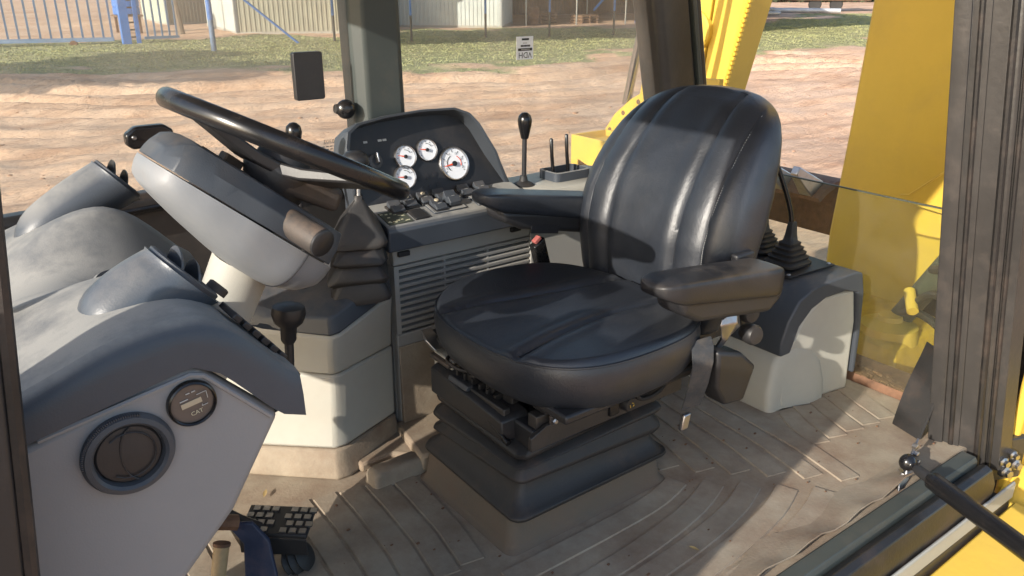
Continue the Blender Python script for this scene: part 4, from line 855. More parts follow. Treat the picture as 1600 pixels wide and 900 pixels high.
MB().obox(onFace(1.045, .822, .022), (.0022, 0, 0), ft * .014, fn * .010).build('key', M['steel'], ks, bevel=.001)
for x in (1.03, 1.075, 1.09): MB().obox(onFace(x, .868, .0024), (.006, 0, 0), ft * .003, fn * .0003).build('face_print', M['grey'], rc)
MB().obox(onFace(1.022, .765, .0022), (.011, 0, 0), ft * .013, fn * .0012).build('label', M['paleprint'], rc)
# rear shelf with levers
sh = [[(x, y, z) for x, y in rrect(1.70, 1.985, .215, .12, .05)] for z in (.58, .672)] + [[(x, y, z) for x, y in rrect(1.70, 1.985, .205, .11, .045)] for z in (.684,)]
MB().loft(sh).build('shelf', M['light'], rc, ang=50)
tray = MB().loft([[(x, y, z) for x, y in rrect(1.715, 1.99, .075, .05, .02)] for z in (.6845, .712)] + [[(x, y, z) for x, y in rrect(1.715, 1.99, .066, .041, .016)] for z in (.713, .690)]).build('lever_tray', M['dash'], rc, ang=40)
for x, zt in ((1.652, .815), (1.715, .822)):
    MB().tube([(x + .012, 1.985, .691), (x + .004, 1.985, .76), (x, 1.985, zt), (x, 1.985, zt + .004)], [.006, .006, .006, .003], 10).build('thin_lever', M['gloss'], rc)
hl = MB().tube([(1.543, 1.985, .668), (1.543, 1.985, .72), (1.545, 1.985, .85)], .0075, 12).build('hand_lever', M['black'], rc)
MB().lathe((1.545, 1.985, .83), (0, 0, 1), [(.011, 0), (.0125, .004), (.021, .042), (.0225, .056), (.019, .070), (.010, .079), (.001, .081)], 24).build('pear_knob', M['gloss'], hl, ang=60)
MB().lathe((1.541, 1.985, .684), (0, 0, 1), [(.036, 0), (.03, .006), (.014, .014), (.011, .03)], 20).build('lever_gaiter', M['rubber'], hl)
MB().lathe((1.49, 2.03, .684), (0, 0, 1), [(.012, 0), (.010, .03), (.011, .032)], 12).build('pull_knob', M['light'], rc)
# window latch handle, pad, stickers
la = thing('window_latch', 'black window latch handle with two screws on the far front window', 'latch', (.47, 2.1, .93))
MB().prism([(.425, 2.075, .925), (.425, 2.075, .95), (.45, 2.075, .967), (.515, 2.075, .967), (.535, 2.075, .952), (.535, 2.075, .93), (.515, 2.075, .92), (.44, 2.075, .913)], (0, .03, 0)).build('handle', M['gloss'], la, bevel=.006, seg=3)
MB().tube([(.485, 2.08, .93), (.487, 2.05, .915), (.487, 2.04, .885)], .010, 10).build('catch', M['black'], la)
for x in (.444, .52): MB().lathe((x, 2.0748, .942), (0, -1, 0), [(.006, 0), (.004, .004)], 10).build('screw', M['steel'], la)
pa = thing('window_pad', 'plain black rounded rectangular pad fixed on the far front window', 'pad', (.9, 2.11, 1.0))
MB().prism([(x, 2.09, z) for x, z in rrect(.903, 1.052, .041, .062, .007)], (0, .02, 0)).build('pad_body', M['black'], pa, bevel=.002)
MB().box(.88, .925, 2.1102, 2.1175, 1.03, 1.075).build('mount', M['rubber'], pa)
kb = thing('round_latch', 'round black latch knob at the edge of the grey-green pillar', 'knob', (1.0, 2.1, .96))
MB().lathe((1.005, 2.10, .955), (-.25, -.95, .1), [(.012, -.02), (.024, -.012), (.027, .002), (.022, .014), (.01, .018), (.009, .022), (.001, .023)], 24).build('knob', M['gloss'], kb, ang=50)
MB().lathe((1.005, 2.105, .955), (-1, 0, .1), [(.012, 0), (.018, .01), (.012, .03)], 14).build('knob_stem', M['rubber'], kb)
sk = thing('window_sticker', 'small white sticker with inverted black lettering on the far rear window', 'sticker', (1.64, 2.116, 1.08))
MB().box(1.612, 1.678, 2.1145, 2.1172, 1.052, 1.122).build('paper', M['white'], sk)
text('lettering', 'VDH', .026, (1.645, 2.1138, 1.066), (-1, 0, 0), (0, 0, -1), M['ink'], sk)
MB().box(1.617, 1.673, 2.1134, 2.1142, 1.0785, 1.0865).build('black_band', M['ink'], sk)
for k in range(7): MB().box(1.629 + k * .005, 1.6325 + k * .005, 2.1128, 2.1133, 1.081, 1.0838).build('faint_print', M['grey'], sk)
for k in range(7): MB().box(1.628 + k * .0055, 1.632 + k * .0055, 2.1136, 2.1142, 1.0905, 1.0965).build('faint_print', M['ink'], sk)
for k in range(3): MB().box(1.637 + k * .0055, 1.641 + k * .0055, 2.1136, 2.1142, 1.1005, 1.1035).build('faint_print', M['grey'], sk)
MB().box(1.632, 1.660, 2.1134, 2.1142, 1.1105, 1.1165).build('black_band', M['ink'], sk)
mk = thing('glass_mark', 'tiny etched maker mark low on the far front window', 'mark', (.97, 2.116, .86))
text('lettering', '0302', .017, (.955, 2.116, .868), (-1, 0, 0), (0, 0, 1), M['plate'], mk)
for k in range(3):
    for q in range(4): MB().box(.934 + q * .0112, .942 + q * .0112, 2.1155, 2.1162, .854 - k * .008, .8565 - k * .008).build('faint_line', M['plate'], mk)

# ------------------------------------------------------------------ rear console
re_ = thing('rear_console', 'light grey rear lever console with charcoal top behind the seat', 'console', (2.25, 1.5, 0))
def ysk(x): return 1.318 - .155 * (x - 2.06)
LP = [(2.075, .0), (2.06, .03), (2.055, .16), (2.075, .215), (2.12, .31), (2.19, .365), (2.335, .365), (2.360, .25), (2.372, .0)]
MB().loft([[(x, ysk(x) + d, z) for x, z in LP] for d in (.0, .40)]).build('side_shell', M['light'], re_, bevel=.012, seg=3)
# lower bulge
rings = []; BP = [(2.015, 0), (2.008, .06), (2.02, .16), (2.05, .215), (2.11, .225), (2.17, .20), (2.225, .15), (2.255, .07), (2.262, 0)]
for k in range(12):
    f = k / 11; sc = max(.03, math.cos(f * math.pi / 2)) ** .22
    rings.append([(2.135 + (x - 2.135) * sc, ysk(x) + .022 - .030 * math.sin(f * math.pi / 2) ** .8, z * sc) for x, z in BP])
rings = [[(x, y + .34, z) for x, y, z in rings[0]]] + rings
MB().loft(rings).build('lower_bulge', M['light'], re_, ang=80)
# charcoal arch over the front and top
CP = [(2.035, .195), (2.03, .24), (2.05, .31), (2.085, .372), (2.14, .405), (2.22, .418), (2.325, .428), (2.352, .420), (2.372, .35), (2.386, .20), (2.390, .06), (2.376, .06), (2.366, .22), (2.345, .355), (2.28, .37), (2.20, .362), (2.145, .335), (2.10, .285), (2.075, .20)]
MB().loft([[(x, ysk(x) + d, z) for x, z in CP] for d in (-.006, .408)]).build('top_cover', M['char'], re_, bevel=.006, seg=3)
plt = MB().prism([(2.135, 1.385, .412), (2.315, 1.345, .429), (2.34, 1.62, .429), (2.14, 1.66, .412)], (0, 0, .006)).build('boot_plate', M['black'], re_, bevel=.002)
for x, y, z in ((2.15, 1.40, .4205), (2.305, 1.362, .4365), (2.33, 1.6, .4365)): MB().lathe((x, y, z - .002), (0, 0, 1), [(.007, 0), (.005, .003)], 10).build('screw', M['steel'], plt)
def boot(cx, cy, z0, s):
    rings = []
    for z, h in ((0, .062), (.008, .063), (.016, .052), (.026, .055), (.032, .044), (.042, .047), (.048, .036), (.058, .039), (.064, .028), (.074, .030), (.08, .020), (.10, .016), (.13, .013), (.145, .011)):
        rings.append([(x, y, z0 + z * s) for x, y in rrect(cx, cy, h * s * 1.05, h * s, h * s * .45, 4)])
    return MB().loft(rings).build('lever_boot', M['rubber'], re_, ang=60)
boot(2.225, 1.46, .428, .95); boot(2.27, 1.60, .43, .9)
MB().tube(wire([(2.225, 1.46, .53), (2.222, 1.47, .60), (2.20, 1.50, .70), (2.175, 1.53, .78), (2.16, 1.55, .82)], 5), .0085, 10).build('control_lever', M['gloss'], re_)
MB().lathe((2.162, 1.548, .79), (-.5, .4, .8), [(.011, 0), (.02, .03), (.022, .045), (.015, .06), (.001, .064)], 18).build('lever_knob', M['gloss'], re_, ang=60)
MB().tube([(2.27, 1.60, .52), (2.262, 1.61, .62)], .0085, 10).build('control_lever', M['gloss'], re_)
MB().lathe((2.262, 1.61, .61), (0, 0, 1), [(.011, 0), (.02, .03), (.022, .045), (.015, .06), (.001, .064)], 18).build('lever_knob', M['gloss'], re_, ang=60)
# ------------------------------------------------------------------ driver's seat
se = thing('driver_seat', "black leather suspension driver's seat with folded armrests and rubber bellows", 'seat', (1.25, 1.47, .09))
# bellows
rings = []
for z, e in ((.091, 0), (.098, .004), (.104, .002), (.112, -.006), (.150, -.035), (.160, -.036), (.166, -.020), (.172, -.014), (.180, -.016), (.196, -.036), (.203, -.036), (.208, -.020), (.215, -.014), (.222, -.018), (.236, -.040), (.242, -.036), (.248, -.024), (.256, -.022), (.264, -.034), (.272, -.05)):
    rings.append([(x - .018 * (z - .09), y, z + .014 * math.sin((x * 11 + y * 8 + z * 30)) * (1 if .11 < z < .25 else .2)) for x, y in rrect(1.224 + .05 * (z - .09), 1.475, .260 + e, .214 + e, .034 + e * .3, 7)])
MB().loft(rings).build('bellows', M['rubber'], se, ang=70)
# suspension box and rails
MB().box(1.02, 1.50, 1.275, 1.675, .262, .318).build('suspension_box', M['black'], se, bevel=.006)
MB().box(1.0, 1.021, 1.36, 1.66, .27, .342).build('front_plate', M['frame'], se, bevel=.003)
MB().prism([(1.005, 1.272, .275), (1.51, 1.272, .275), (1.51, 1.272, .335), (1.35, 1.272, .35), (1.25, 1.272, .325), (1.05, 1.272, .33), (1.005, 1.272, .31)], (0, -.012, 0)).build('side_plate', M['frame'], se, bevel=.002)
for y in (1.29, 1.655):
    MB().box(1.03, 1.53, y - .016, y + .016, .3185, .352).build('slide_rail', M['frame'], se, bevel=.003)
    MB().box(1.05, 1.51, y - .024, y + .024, .354, .384).build('upper_rail', M['black'], se, bevel=.003)
MB().box(1.02, 1.50, 1.16, 1.74, .386, .408).build('seat_pan', M['black'], se, bevel=.006)
# near-side controls: handle paddle, rod, knob with yellow mark
MB().loft([[(1.008 + a, y, z) for a, z in ((-.022, .335), (.028, .322), (.028, .334), (-.016, .349))] for y in (1.50, 1.585)] ).build('height_paddle', M['char'], se, bevel=.004, seg=3)
MB().tube([(.998, 1.492, .327), (.990, 1.40, .298), (.988, 1.335, .278)], .0055, 10).build('slide_bar', M['gloss'], se)
MB().lathe((.988, 1.334, .2775), (0, -.92, -.28), [(.008, 0), (.008, .010), (.004, .011)], 12).build('bar_end', M['gloss'], se)
MB().box(1.012, 1.06, 1.60, 1.69, .275, .372).build('corner_bracket', M['light'], se, bevel=.004)
MB().loft([[(1.0, 1.675, .378), (1.05, 1.675, .378), (1.06, 1.66, .384), (1.0, 1.66, .384)], [(.99, 1.70, .40), (1.03, 1.70, .40), (1.03, 1.69, .406), (.99, 1.69, .406)], [(1.0, 1.73, .415), (1.03, 1.73, .415), (1.03, 1.73, .42), (1.0, 1.73, .42)]]).build('latch_tab', M['steel'], se, bevel=.002)
for q, (x, y, z, l) in enumerate(((1.045, 1.58, .356, .03), (1.04, 1.53, .352, .025), (1.05, 1.46, .35, .03), (1.06, 1.40, .345, .035))):
    MB().obox((x, y, z), (.022, .004, .0), (0, l * .6, -.004), (0, 0, .012)).build('mechanism_block', M['frame'], se, bevel=.003)
kx = MB().lathe((1.305, 1.2598, .308), (0, -1, 0), [(.021, 0), (.021, .012), (.017, .02), (.001, .021)], 20).build('adjust_knob', M['black'], se)
MB().obox((1.262, 1.259, .305), (.016, 0, 0), (0, .006, 0), (0, 0, .018)).build('adjust_tab', M['gloss'], se, bevel=.003)
for a, c in (((.006, .004), (0, .006)), ((-.006, .002), (-.004, -.006)), ((.004, -.005), (.008, -.001))):
    MB().tube([(1.305 + a[0], 1.2383, .308 + a[1]), (1.305 + c[0], 1.2383, .308 + c[1])], .0012, 5).build('yellow_mark', M['yellow'], kx)
MB().tube(wire([(1.33, 1.262, .33), (1.36, 1.255, .30), (1.42, 1.25, .31), (1.46, 1.262, .34)], 6), .006, 8).build('cable', M['rubber'], se)

# front housing, springs and links under the cushion
MB().loft([[(.985, 1.345, .268), (1.06, 1.335, .268), (1.06, 1.665, .268), (.985, 1.665, .268)], [(.985, 1.35, .318), (1.06, 1.34, .325), (1.06, 1.665, .345), (.985, 1.665, .338)], [(1.0, 1.36, .326), (1.06, 1.35, .335), (1.06, 1.66, .358), (1.0, 1.66, .35)]]).build('front_housing', M['black'], se, bevel=.004)
MB().prism([(1.0, 1.60, .352), (1.05, 1.60, .356), (1.05, 1.69, .36), (1.0, 1.69, .354)], (0, 0, .012)).build('dusty_bracket', M['brown'], se, bevel=.003)
for k in range(6): MB().obox((1.03 + .002 * k, 1.575 - .03 * k, .357 - .003 * k), (.022, .003, .002), (0, .004, 0), (0, 0, .009)).build('ratchet_tooth', M['frame'], se, bevel=.001)
MB().tube(wire([(1.02, 1.63, .372), (1.0, 1.60, .375), (1.01, 1.55, .368), (1.05, 1.50, .372)], 6), .005, 7).build('cable', M['rubber'], se)
MB().tube([(1.06 + .10 * math.sin(k * 1.0) * 0 + k * .0042, 1.30 + .016 * math.cos(k * .8), .366 + .016 * math.sin(k * .8)) for k in range(80)], .0032, 6).build('coil_spring', M['frame'], se)
MB().obox((1.16, 1.262, .345), (.10, 0, .006), (0, .004, 0), (-.001, 0, .012)).build('link_bar', M['brown'], se, bevel=.002)
MB().obox((1.42, 1.258, .352), (.07, 0, .012), (0, .004, 0), (-.003, 0, .016)).build('link_bar', M['frame'], se, bevel=.002)
for x, z in ((1.07, .338), (1.25, .352), (1.36, .345), (1.48, .358)): MB().lathe((x, 1.2575, z), (0, -1, 0), [(.009, 0), (.009, .006), (.005, .009)], 6).build('bolt', M['steel'], se)
# cushion
CX, CY, HX, HY = 1.252, 1.432, .280, .318
def sup(a, e): c, s_ = math.cos(a), math.sin(a); return math.copysign(abs(c) ** (2 / e), c), math.copysign(abs(s_) ** (2 / e), s_)
def plan(a, k):
    u_, v_ = sup(a, 3.1); x = u_ * HX; y = v_ * HY
    x -= .022 * (1 - (v_ * v_)) * (1 if u_ < 0 else 0) * abs(u_)           # front edge bows forward
    y *= 1 - .05 * max(0, u_)                                        # a little narrower at the back
    return CX + x * k, CY + y * k
NA = 168
def seamy(i, x):   # two seams fore and aft, y at x
    f = (x - .96) / .58
    return (1.595 - .085 * f - .03 * math.sin(f * 3.1)) if i == 0 else (1.275 + .035 * f * 0 + .045 * math.sin(f * 2.2) )
def topz(x, y, k):
    f = (x - CX) / HX; g = (y - CY) / HY
    z = .522 + .010 * (1 - k ** 4) - .008 * max(0, f + .15) ** 1.3 + .016 * abs(g) ** 2.5 - .010 * max(0, -f - .55)
    for i in (0, 1):
        d_ = y - seamy(i, x); z -= .0125 * math.exp(-(d_ / .008) ** 2) * min(1, (1 - k) * 12 + .35) - .004 * math.exp(-((abs(d_) - .03) / .02) ** 2)
    return z
rings = [[(*plan(2 * math.pi * q / NA, k), z) for q in range(NA)] for z, k in ((.392, .84), (.397, .89), (.41, .93), (.43, .965), (.452, .988), (.47, .998))]
for z, k in ((.488, 1.0), (.502, .993), (.515, .978)):
    rings.append([(*plan(2 * math.pi * q / NA, k), z + .25 * (topz(*plan(2 * math.pi * q / NA, k), 1) - .52)) for q in range(NA)])
for k in [.955, .93, .90] + [.88 * (1 - q / 52) for q in range(52)] + [.004]:
    r = []
    for q in range(NA):
        x, y = plan(2 * math.pi * q / NA, k); r.append((x, y, topz(x, y, k)))
    rings.append(r)
cu = MB().loft(rings).build('cushion', M['leather'], se, ang=75)
MB().tube([(*plan(2 * math.pi * q / NA, .985), .5135 + .25 * (topz(*plan(2 * math.pi * q / NA, .985), 1) - .52)) for q in range(int(NA * .30), int(NA * .98))], .0030, 6).build('piping', M['leather'], cu)
for i in (0, 1):
    pts = []
    for q in range(40):
        x = .985 + .53 * q / 39; y = seamy(i, x); pts.append((x, y, topz(x, y, .5) + .0006))
    MB().tube(pts, .0021, 5).build('seam', M['ink'], cu)

# backrest
XF = [(.42, 1.552), (.50, 1.543), (.58, 1.535), (.66, 1.536), (.74, 1.558), (.82, 1.598), (.90, 1.655), (.95, 1.700), (.98, 1.735), (1.0, 1.768), (1.012, 1.80), (1.018, 1.83)]
XB = [(.42, 1.66), (.50, 1.70), (.62, 1.745), (.74, 1.772), (.86, 1.80), (.93, 1.825), (.98, 1.842), (1.0, 1.846), (1.012, 1.846), (1.018, 1.84)]
WW = [(.42, .22), (.50, .255), (.60, .276), (.70, .285), (.78, .283), (.86, .270), (.91, .252), (.95, .228), (.975, .203), (.995, .168), (1.008, .125), (1.016, .07), (1.018, .03)]
BY = 1.468
zs = [.42 + .5 * q / 44 for q in range(45)] + [.92 + .098 * math.sin(math.pi / 2 * q / 26) for q in range(1, 27)]
NB = 150
def bring(z):
    xf = sm(XF, z, .008); xb = sm(XB, z, .008); w = sm(WW, z, .004) if z < 1.0 else lerp(WW, z); xc = (xf + xb) / 2; hx = (xb - xf) / 2; r = []
    for q in range(NB):
        a = 2 * math.pi * q / NB; c, s_ = math.cos(a), math.sin(a)
        e = 3.0; yy = math.copysign(abs(c) ** (2 / e), c) * w * ((1.10 - .10 * max(0, (z - .62) / .4)) if c > 0 else 1); xx = -math.copysign(abs(s_) ** (2 / e), s_) * hx
        if s_ > 0:                                          # front face: channels and side wings
            g = yy / max(w, .01); fade = min(1, s_ * 3)
            ks = .74 + .28 * w / .26
            for ys0 in (.125 * ks, -.112 * ks, -.196 * ks, .205 * ks):
                wd = .0075 if abs(ys0) < .15 else .005
                xx += .010 * math.exp(-((yy - ys0) / wd) ** 2) * fade * (1 if abs(ys0) < .15 else .5)
                xx -= .0045 * math.exp(-((abs(yy - ys0) - .03) / .02) ** 2) * fade
            xx -= .030 * fade * max(0, abs(g) - .45) * (1 - max(0, abs(g) - .8) * 3) * min(1, max(0, (.98 - z) / .2))
        r.append((xc + xx, BY + yy, z))
    return r
bk = MB().loft([bring(z) for z in zs]).build('backrest', M['leather'], se, ang=80)
def front_x(z, yy):
    r = bring(z); best = min((p for p in r if p[0] < (lerp(XF, z) + lerp(XB, z)) / 2), key=lambda p: abs(p[1] - BY - yy)); return best[0]
for ys0, m_, rad_ in ((-.196, 'leather', .0028), (.205, 'leather', .0028), (.125, 'ink', .0012), (-.112, 'ink', .0012)):
    pts = []
    for q in range(46):
        z = .47 + .515 * q / 45; w = lerp(WW, z); yy = ys0 * (.74 + .28 * w / .26)
        if abs(yy) > w * .93: break
        pts.append((front_x(z, yy) + (.0005 if rad_ < .002 else .001), BY + yy, z))
    for _ in range(3): pts = [pts[0]] + [tuple((Vector(pts[k - 1]) + Vector(pts[k]) * 2 + Vector(pts[k + 1])) / 4) for k in range(1, len(pts) - 1)] + [pts[-1]]
    MB().tube(pts, rad_, 6).build('seam' if rad_ < .002 else 'piping', M[m_], bk)
    if ys0 == -.196:
        sb_ = MB()
        for k in range(len(pts) - 1):
            for f in (.15, .65):
                p = Vector(pts[k]).lerp(Vector(pts[k + 1]), f); t_ = (Vector(pts[k + 1]) - Vector(pts[k])).normalized(); sb_.obox(p + Vector((-.002, -.0062, 0)), t_ * .0022, Vector((0, .0007, 0)), Vector((.0014, 0, 0)))
        sb_.build('stitching', M['grey'], bk, kind='stuff')
MB().box(1.60, 1.74, 1.30, 1.64, .36, .50).build('back_bracket', M['black'], se, bevel=.01)

# armrests
def armrest(yc, p0, p1, w, flip, m_):
    """p0 front, p1 rear (x,z) of the top surface centre line"""
    rings = []; top_p = []
    for k in range(17):
        f = k / 16; x = p0[0] + (p1[0] - p0[0]) * f; z = p0[1] + (p1[1] - p0[1]) * f
        taper = min(1, .55 + f * 5) if f < .1 else 1; th = .042 + .024 * f; th *= min(1, .5 + f * 4); ww = w * min(1, .62 + f * 4) * (1 if f < .93 else 1 - (f - .93) * 1.2)
        z -= .012 * max(0, .1 - f) * 6
        rings.append([(x, yc + a * ww, z + b_ * th) for a, b_ in ((-1, -.22), (-1, -.6), (-.96, -1.0), (-.86, -1.12), (0, -1.15), (.86, -1.12), (.96, -1.0), (1, -.6), (1, -.22), (.985, -.06), (.92, .04), (.80, .075), (0, .10), (-.80, .075), (-.92, .04), (-.985, -.06))])
    a_ = MB().loft(rings).build('armrest', m_, se, sub=1)
    return a_
ar = armrest(1.122, (1.215, .690), (1.640, .642), .056, 0, M['armpad'])
MB().loft([[(x, 1.122 + s * w_, z) for x, z in ((1.27, .645), (1.64, .600), (1.645, .565), (1.60, .535), (1.34, .575), (1.285, .605))] for s, w_ in ((-1, .043), (1, .043))]).build('arm_shell', M['black'], ar, bevel=.014, seg=3)
ar2 = armrest(1.775, (1.215, .755), (1.66, .676), .054, 1, M['leather'])
MB().loft([[(x, 1.775 + s * w_, z) for x, z in ((1.27, .70), (1.66, .632), (1.665, .60), (1.60, .575), (1.34, .635), (1.28, .668))] for s, w_ in ((-1, .046), (1, .046))]).build('arm_shell', M['black'], ar2, bevel=.014, seg=3)
MB().obox((1.42, 1.728, .622), (.05, 0, -.009), (0, .002, 0), (.002, 0, .011)).build('shell_slot', M['ink'], ar2)
# arm pivots
for y in (1.185, 1.735): MB().obox((1.63, y, .56), (.035, 0, .0), (0, .012, 0), (-.02, 0, .10)).build('arm_bracket', M['black'], se, bevel=.006)
MB().lathe((1.60, 1.150, .515), (-.15, -1, .1), [(.018, -.02), (.026, 0), (.027, .018), (.022, .026), (.001, .028)], 20).build('tilt_knob', M['black'], se, ang=40)
MB().lathe((1.618, 1.145, .452), (-.15, -1, .1), [(.018, -.02), (.026, 0), (.027, .018), (.022, .026), (.001, .028)], 20).build('tilt_knob', M['black'], se, ang=40)
MB().loft([[(1.48, 1.13, .53), (1.52, 1.12, .55), (1.545, 1.13, .54), (1.52, 1.15, .53)], [(1.475, 1.128, .515), (1.515, 1.108, .52), (1.545, 1.12, .50), (1.52, 1.145, .51)], [(1.50, 1.14, .47), (1.515, 1.13, .47), (1.525, 1.14, .465), (1.51, 1.15, .47)], [(1.46, 1.16, .39), (1.47, 1.155, .39), (1.475, 1.16, .385), (1.465, 1.165, .39)]]).build('recline_lever', M['steel'], se, bevel=.003)
# belt: webbing loop, retractor, far buckle
b = MB(); rings = []
for x, y, z, w_ in ((1.46, 1.20, .43, .026), (1.43, 1.165, .475, .028), (1.415, 1.135, .492, .028), (1.405, 1.118, .478, .028), (1.403, 1.112, .44, .027), (1.40, 1.118, .38, .026), (1.395, 1.13, .32, .024)):
    rings.append([(x - w_ * .9, y + .008, z - .004), (x + w_, y - .010, z + .004), (x + w_, y - .0075, z + .006), (x - w_ * .9, y + .0105, z - .002)])
b.loft(rings).build('belt_webbing', M['web'], se, ang=60)
b = MB(); b.loft([[(x, y + dy, z) for x, z in ((1.445, .465), (1.54, .435), (1.60, .385), (1.565, .295), (1.49, .305), (1.452, .36))] for y, dy in ((1.10, 0), (1.165, 0))]); b.build('belt_retractor', M['black'], se, bevel=.010, seg=3)
MB().obox((1.372, 1.125, .292), (.012, 0, .0), (0, .006, 0), (.004, 0, .02)).build('belt_tongue', M['steel'], se, bevel=.003)
bu = MB().loft([[(1.445 + a * .02 + f * .03, 1.795 + c * .014 + f * .0, .565 - f * .105 + a * .012) for a, c in ((-1, -1), (1, -1), (1, 1), (-1, 1))] for f in (0, .5, 1)]).build('belt_buckle', M['gloss'], se, bevel=.005, seg=3)
MB().obox((1.4385, 1.7885, .5725), (.010, 0, .007), (0, .009, .0), (-.003, 0, .004)).build('release_button', M['red'], bu, bevel=.001)
MB().loft([[(1.475, 1.785, .47), (1.50, 1.785, .475), (1.50, 1.80, .475), (1.475, 1.80, .47)], [(1.53, 1.77, .40), (1.56, 1.77, .41), (1.56, 1.785, .41), (1.53, 1.785, .40)]]).build('buckle_stem', M['black'], se)

# ------------------------------------------------------------------ machine behind the cab
bo = thing('backhoe_boom', 'big yellow backhoe boom leaning behind the rear window', 'boom', (3.3, 1.7, -.6))
def slab(name, pts, th, m_, par, bevel=.012, label=None): return MB().prism(pts, th).build(name, m_, par, bevel=bevel, label=label)
# front plate leaning: left edge from (1.866,1.21) to (1.925,.2) at x 3.2
pl0 = [(3.05, 1.30, 2.6), (3.05, 1.74, 2.6), (3.20, 1.868, 1.21), (3.26, 1.925, .66), (3.32, 1.985, .20), (3.40, 2.02, -.35), (3.40, 1.62, -.35), (3.36, 1.56, -.04), (3.28, 1.40, .36), (3.20, 1.28, .70), (3.15, 1.22, 1.2)]
slab('front_plate', pl0, (.06, .0, .01), M['yellow'], bo, .014)
MB().tube([(3.185, 1.30, .745), (3.27, 1.62, .46), (3.275, 1.66, .45)], .004, 6).build('weld_seam', M['yellow'], bo)
MB().tube([(3.268, 1.30, .40), (3.264, 1.64, .43)], .004, 6).build('weld_seam', M['yellow'], bo)
rf = thing('axle_frame', 'dark steel rear frame in shade behind the hydraulic cylinder', 'frame', (3.6, 1.2, -1))
MB().box(3.52, 3.60, .75, 1.80, -1.0, .85).build('back_plate', M['rubber'], rf, bevel=.01)
MB().box(3.42, 3.519, .95, 1.08, -1.0, .6).build('web_plate', M['rubber'], rf, bevel=.01)
MB().tube([(3.40, 1.2, -.9), (3.40, 1.2, .5)], .05, 12).build('tube', M['plate'], rf)
sw_ = thing('swing_frame', 'pale yellow swing frame casting below the boom', 'frame', (3.1, 1.6, -.7))
MB().loft([[(2.86, 1.36, z0), (2.90, 2.2, z0), (3.5, 2.2, z0), (3.4, 1.36, z0)] for z0 in (-.62, -.12)] + [[(2.92, 1.40, -.05), (2.96, 2.16, -.05), (3.45, 2.16, -.05), (3.35, 1.40, -.05)]]).build('casting', M['chipy'], sw_, bevel=.02, seg=3)
MB().loft([[(2.80, 1.56, z0), (2.82, 2.1, z0), (2.90, 2.1, z0), (2.90, 1.56, z0)] for z0 in (-.4, -.10)]).build('lug', M['chipy'], sw_, bevel=.02, seg=3)
MB().lathe((3.05, 1.50, -.08), (0, 0, 1), [(.12, 0), (.11, .06), (.05, .08), (.045, .1)], 24).build('pin_cap', M['yellow'], sw_)
MB().loft([[(2.95, 1.22, z0), (3.0, 1.42, z0), (3.25, 1.42, z0), (3.25, 1.22, z0)] for z0 in (-.55, -.16)]).build('lug', M['chipy'], sw_, bevel=.03, seg=3)
# hydraulics in front of the boom
hy = thing('boom_cylinder', 'dark green hydraulic cylinder with hoses beside the boom', 'cylinder', (3.1, 1.3, -.1))
MB().tube([(3.12, 1.50, -.02), (3.02, 1.20, .50)], .045, 16).build('barrel', M['plate'], hy)
MB().tube([(3.02, 1.20, .505), (2.98, 1.10, .72)], .028, 12).build('rod', M['chrome'], hy)
for k, pts in enumerate(([(3.0, 1.40, .10), (2.92, 1.30, .20), (2.90, 1.20, .18), (2.93, 1.16, .0), (2.98, 1.2, -.15)], [(3.04, 1.45, .05), (2.95, 1.33, .10), (2.92, 1.22, .06), (2.96, 1.16, -.10)], [(3.02, 1.36, .26), (2.94, 1.26, .30), (2.92, 1.18, .26), (2.95, 1.12, .1)])):
    MB().tube(wire(pts, 6), .016, 8).build('hose', M['rubber'], hy)
MB().tube([(3.0, 1.42, .16), (2.93, 1.36, .11)], .022, 10).build('fitting', M['yellow'], hy)
MB().lathe((2.95, 1.27, .27), (-.6, -.4, .2), [(.022, 0), (.022, .03), (.015, .035), (.015, .06)], 6).build('fitting', M['plate'], hy)
# far side stabiliser arm with toothed edge, arched guard, box
dk = thing('stabilizer_arm', 'yellow stabilizer leg with nicked plate edges rising behind the far rear pillar', 'arm', (3.7, 2.9, -.3))
slab('arm_side', [(3.60, 2.89, .70), (3.60, 2.76, 1.23), (3.52, 2.62, 1.9), (3.52, 2.86, 1.9), (3.60, 2.99, 1.23), (3.60, 3.04, .70)], (.22, .02, 0), M['yellow'], dk, .006)
for k in range(22):
    f = k / 22; p = Vector((3.598, 2.885, .70)).lerp(Vector((3.598, 2.755, 1.23)), f); MB().obox(p, (.012, 0, 0), (0, .010, 0), (0, 0, .009)).build('weld_bead', M['chipy'], dk, bevel=.003)
slab('arm_front', [(3.585, 3.045, .70), (3.585, 2.995, 1.23), (3.505, 2.865, 1.9), (3.505, 3.05, 1.9), (3.585, 3.18, 1.23), (3.585, 3.22, .70)], (.22, .02, 0), M['yellow'], dk, .006)
MB().lathe((3.60, 3.10, 1.02), (-1, 0, 0), [(.11, 0), (.11, .03), (.10, .04), (.06, .042), (.055, .03)], 28).build('boss', M['yellow'], dk)
slab('arm_root', [(3.62, 3.22, .70), (3.62, 2.89, .70), (3.7, 2.75, -.6), (3.7, 3.25, -.6)], (.2, 0, 0), M['yellow'], dk, .01)
gd = thing('hose_guard', 'bright yellow arched guard plate with bolt holes behind the seat', 'guard', (2.9, 2.75, -.2))
arc = [(2.9, y, z) for y, z in ((3.14, .40), (3.12, .46), (3.07, .547), (2.992, .652), (2.885, .736), (2.781, .793), (2.70, .836), (2.55, .87), (2.35, .88), (2.35, .76), (2.55, .742), (2.651, .708), (2.727, .648), (2.80, .56), (2.83, .46), (2.84, .40))]
slab('guard_plate', arc, (.03, 0, 0), M['yellow'], gd, .003)
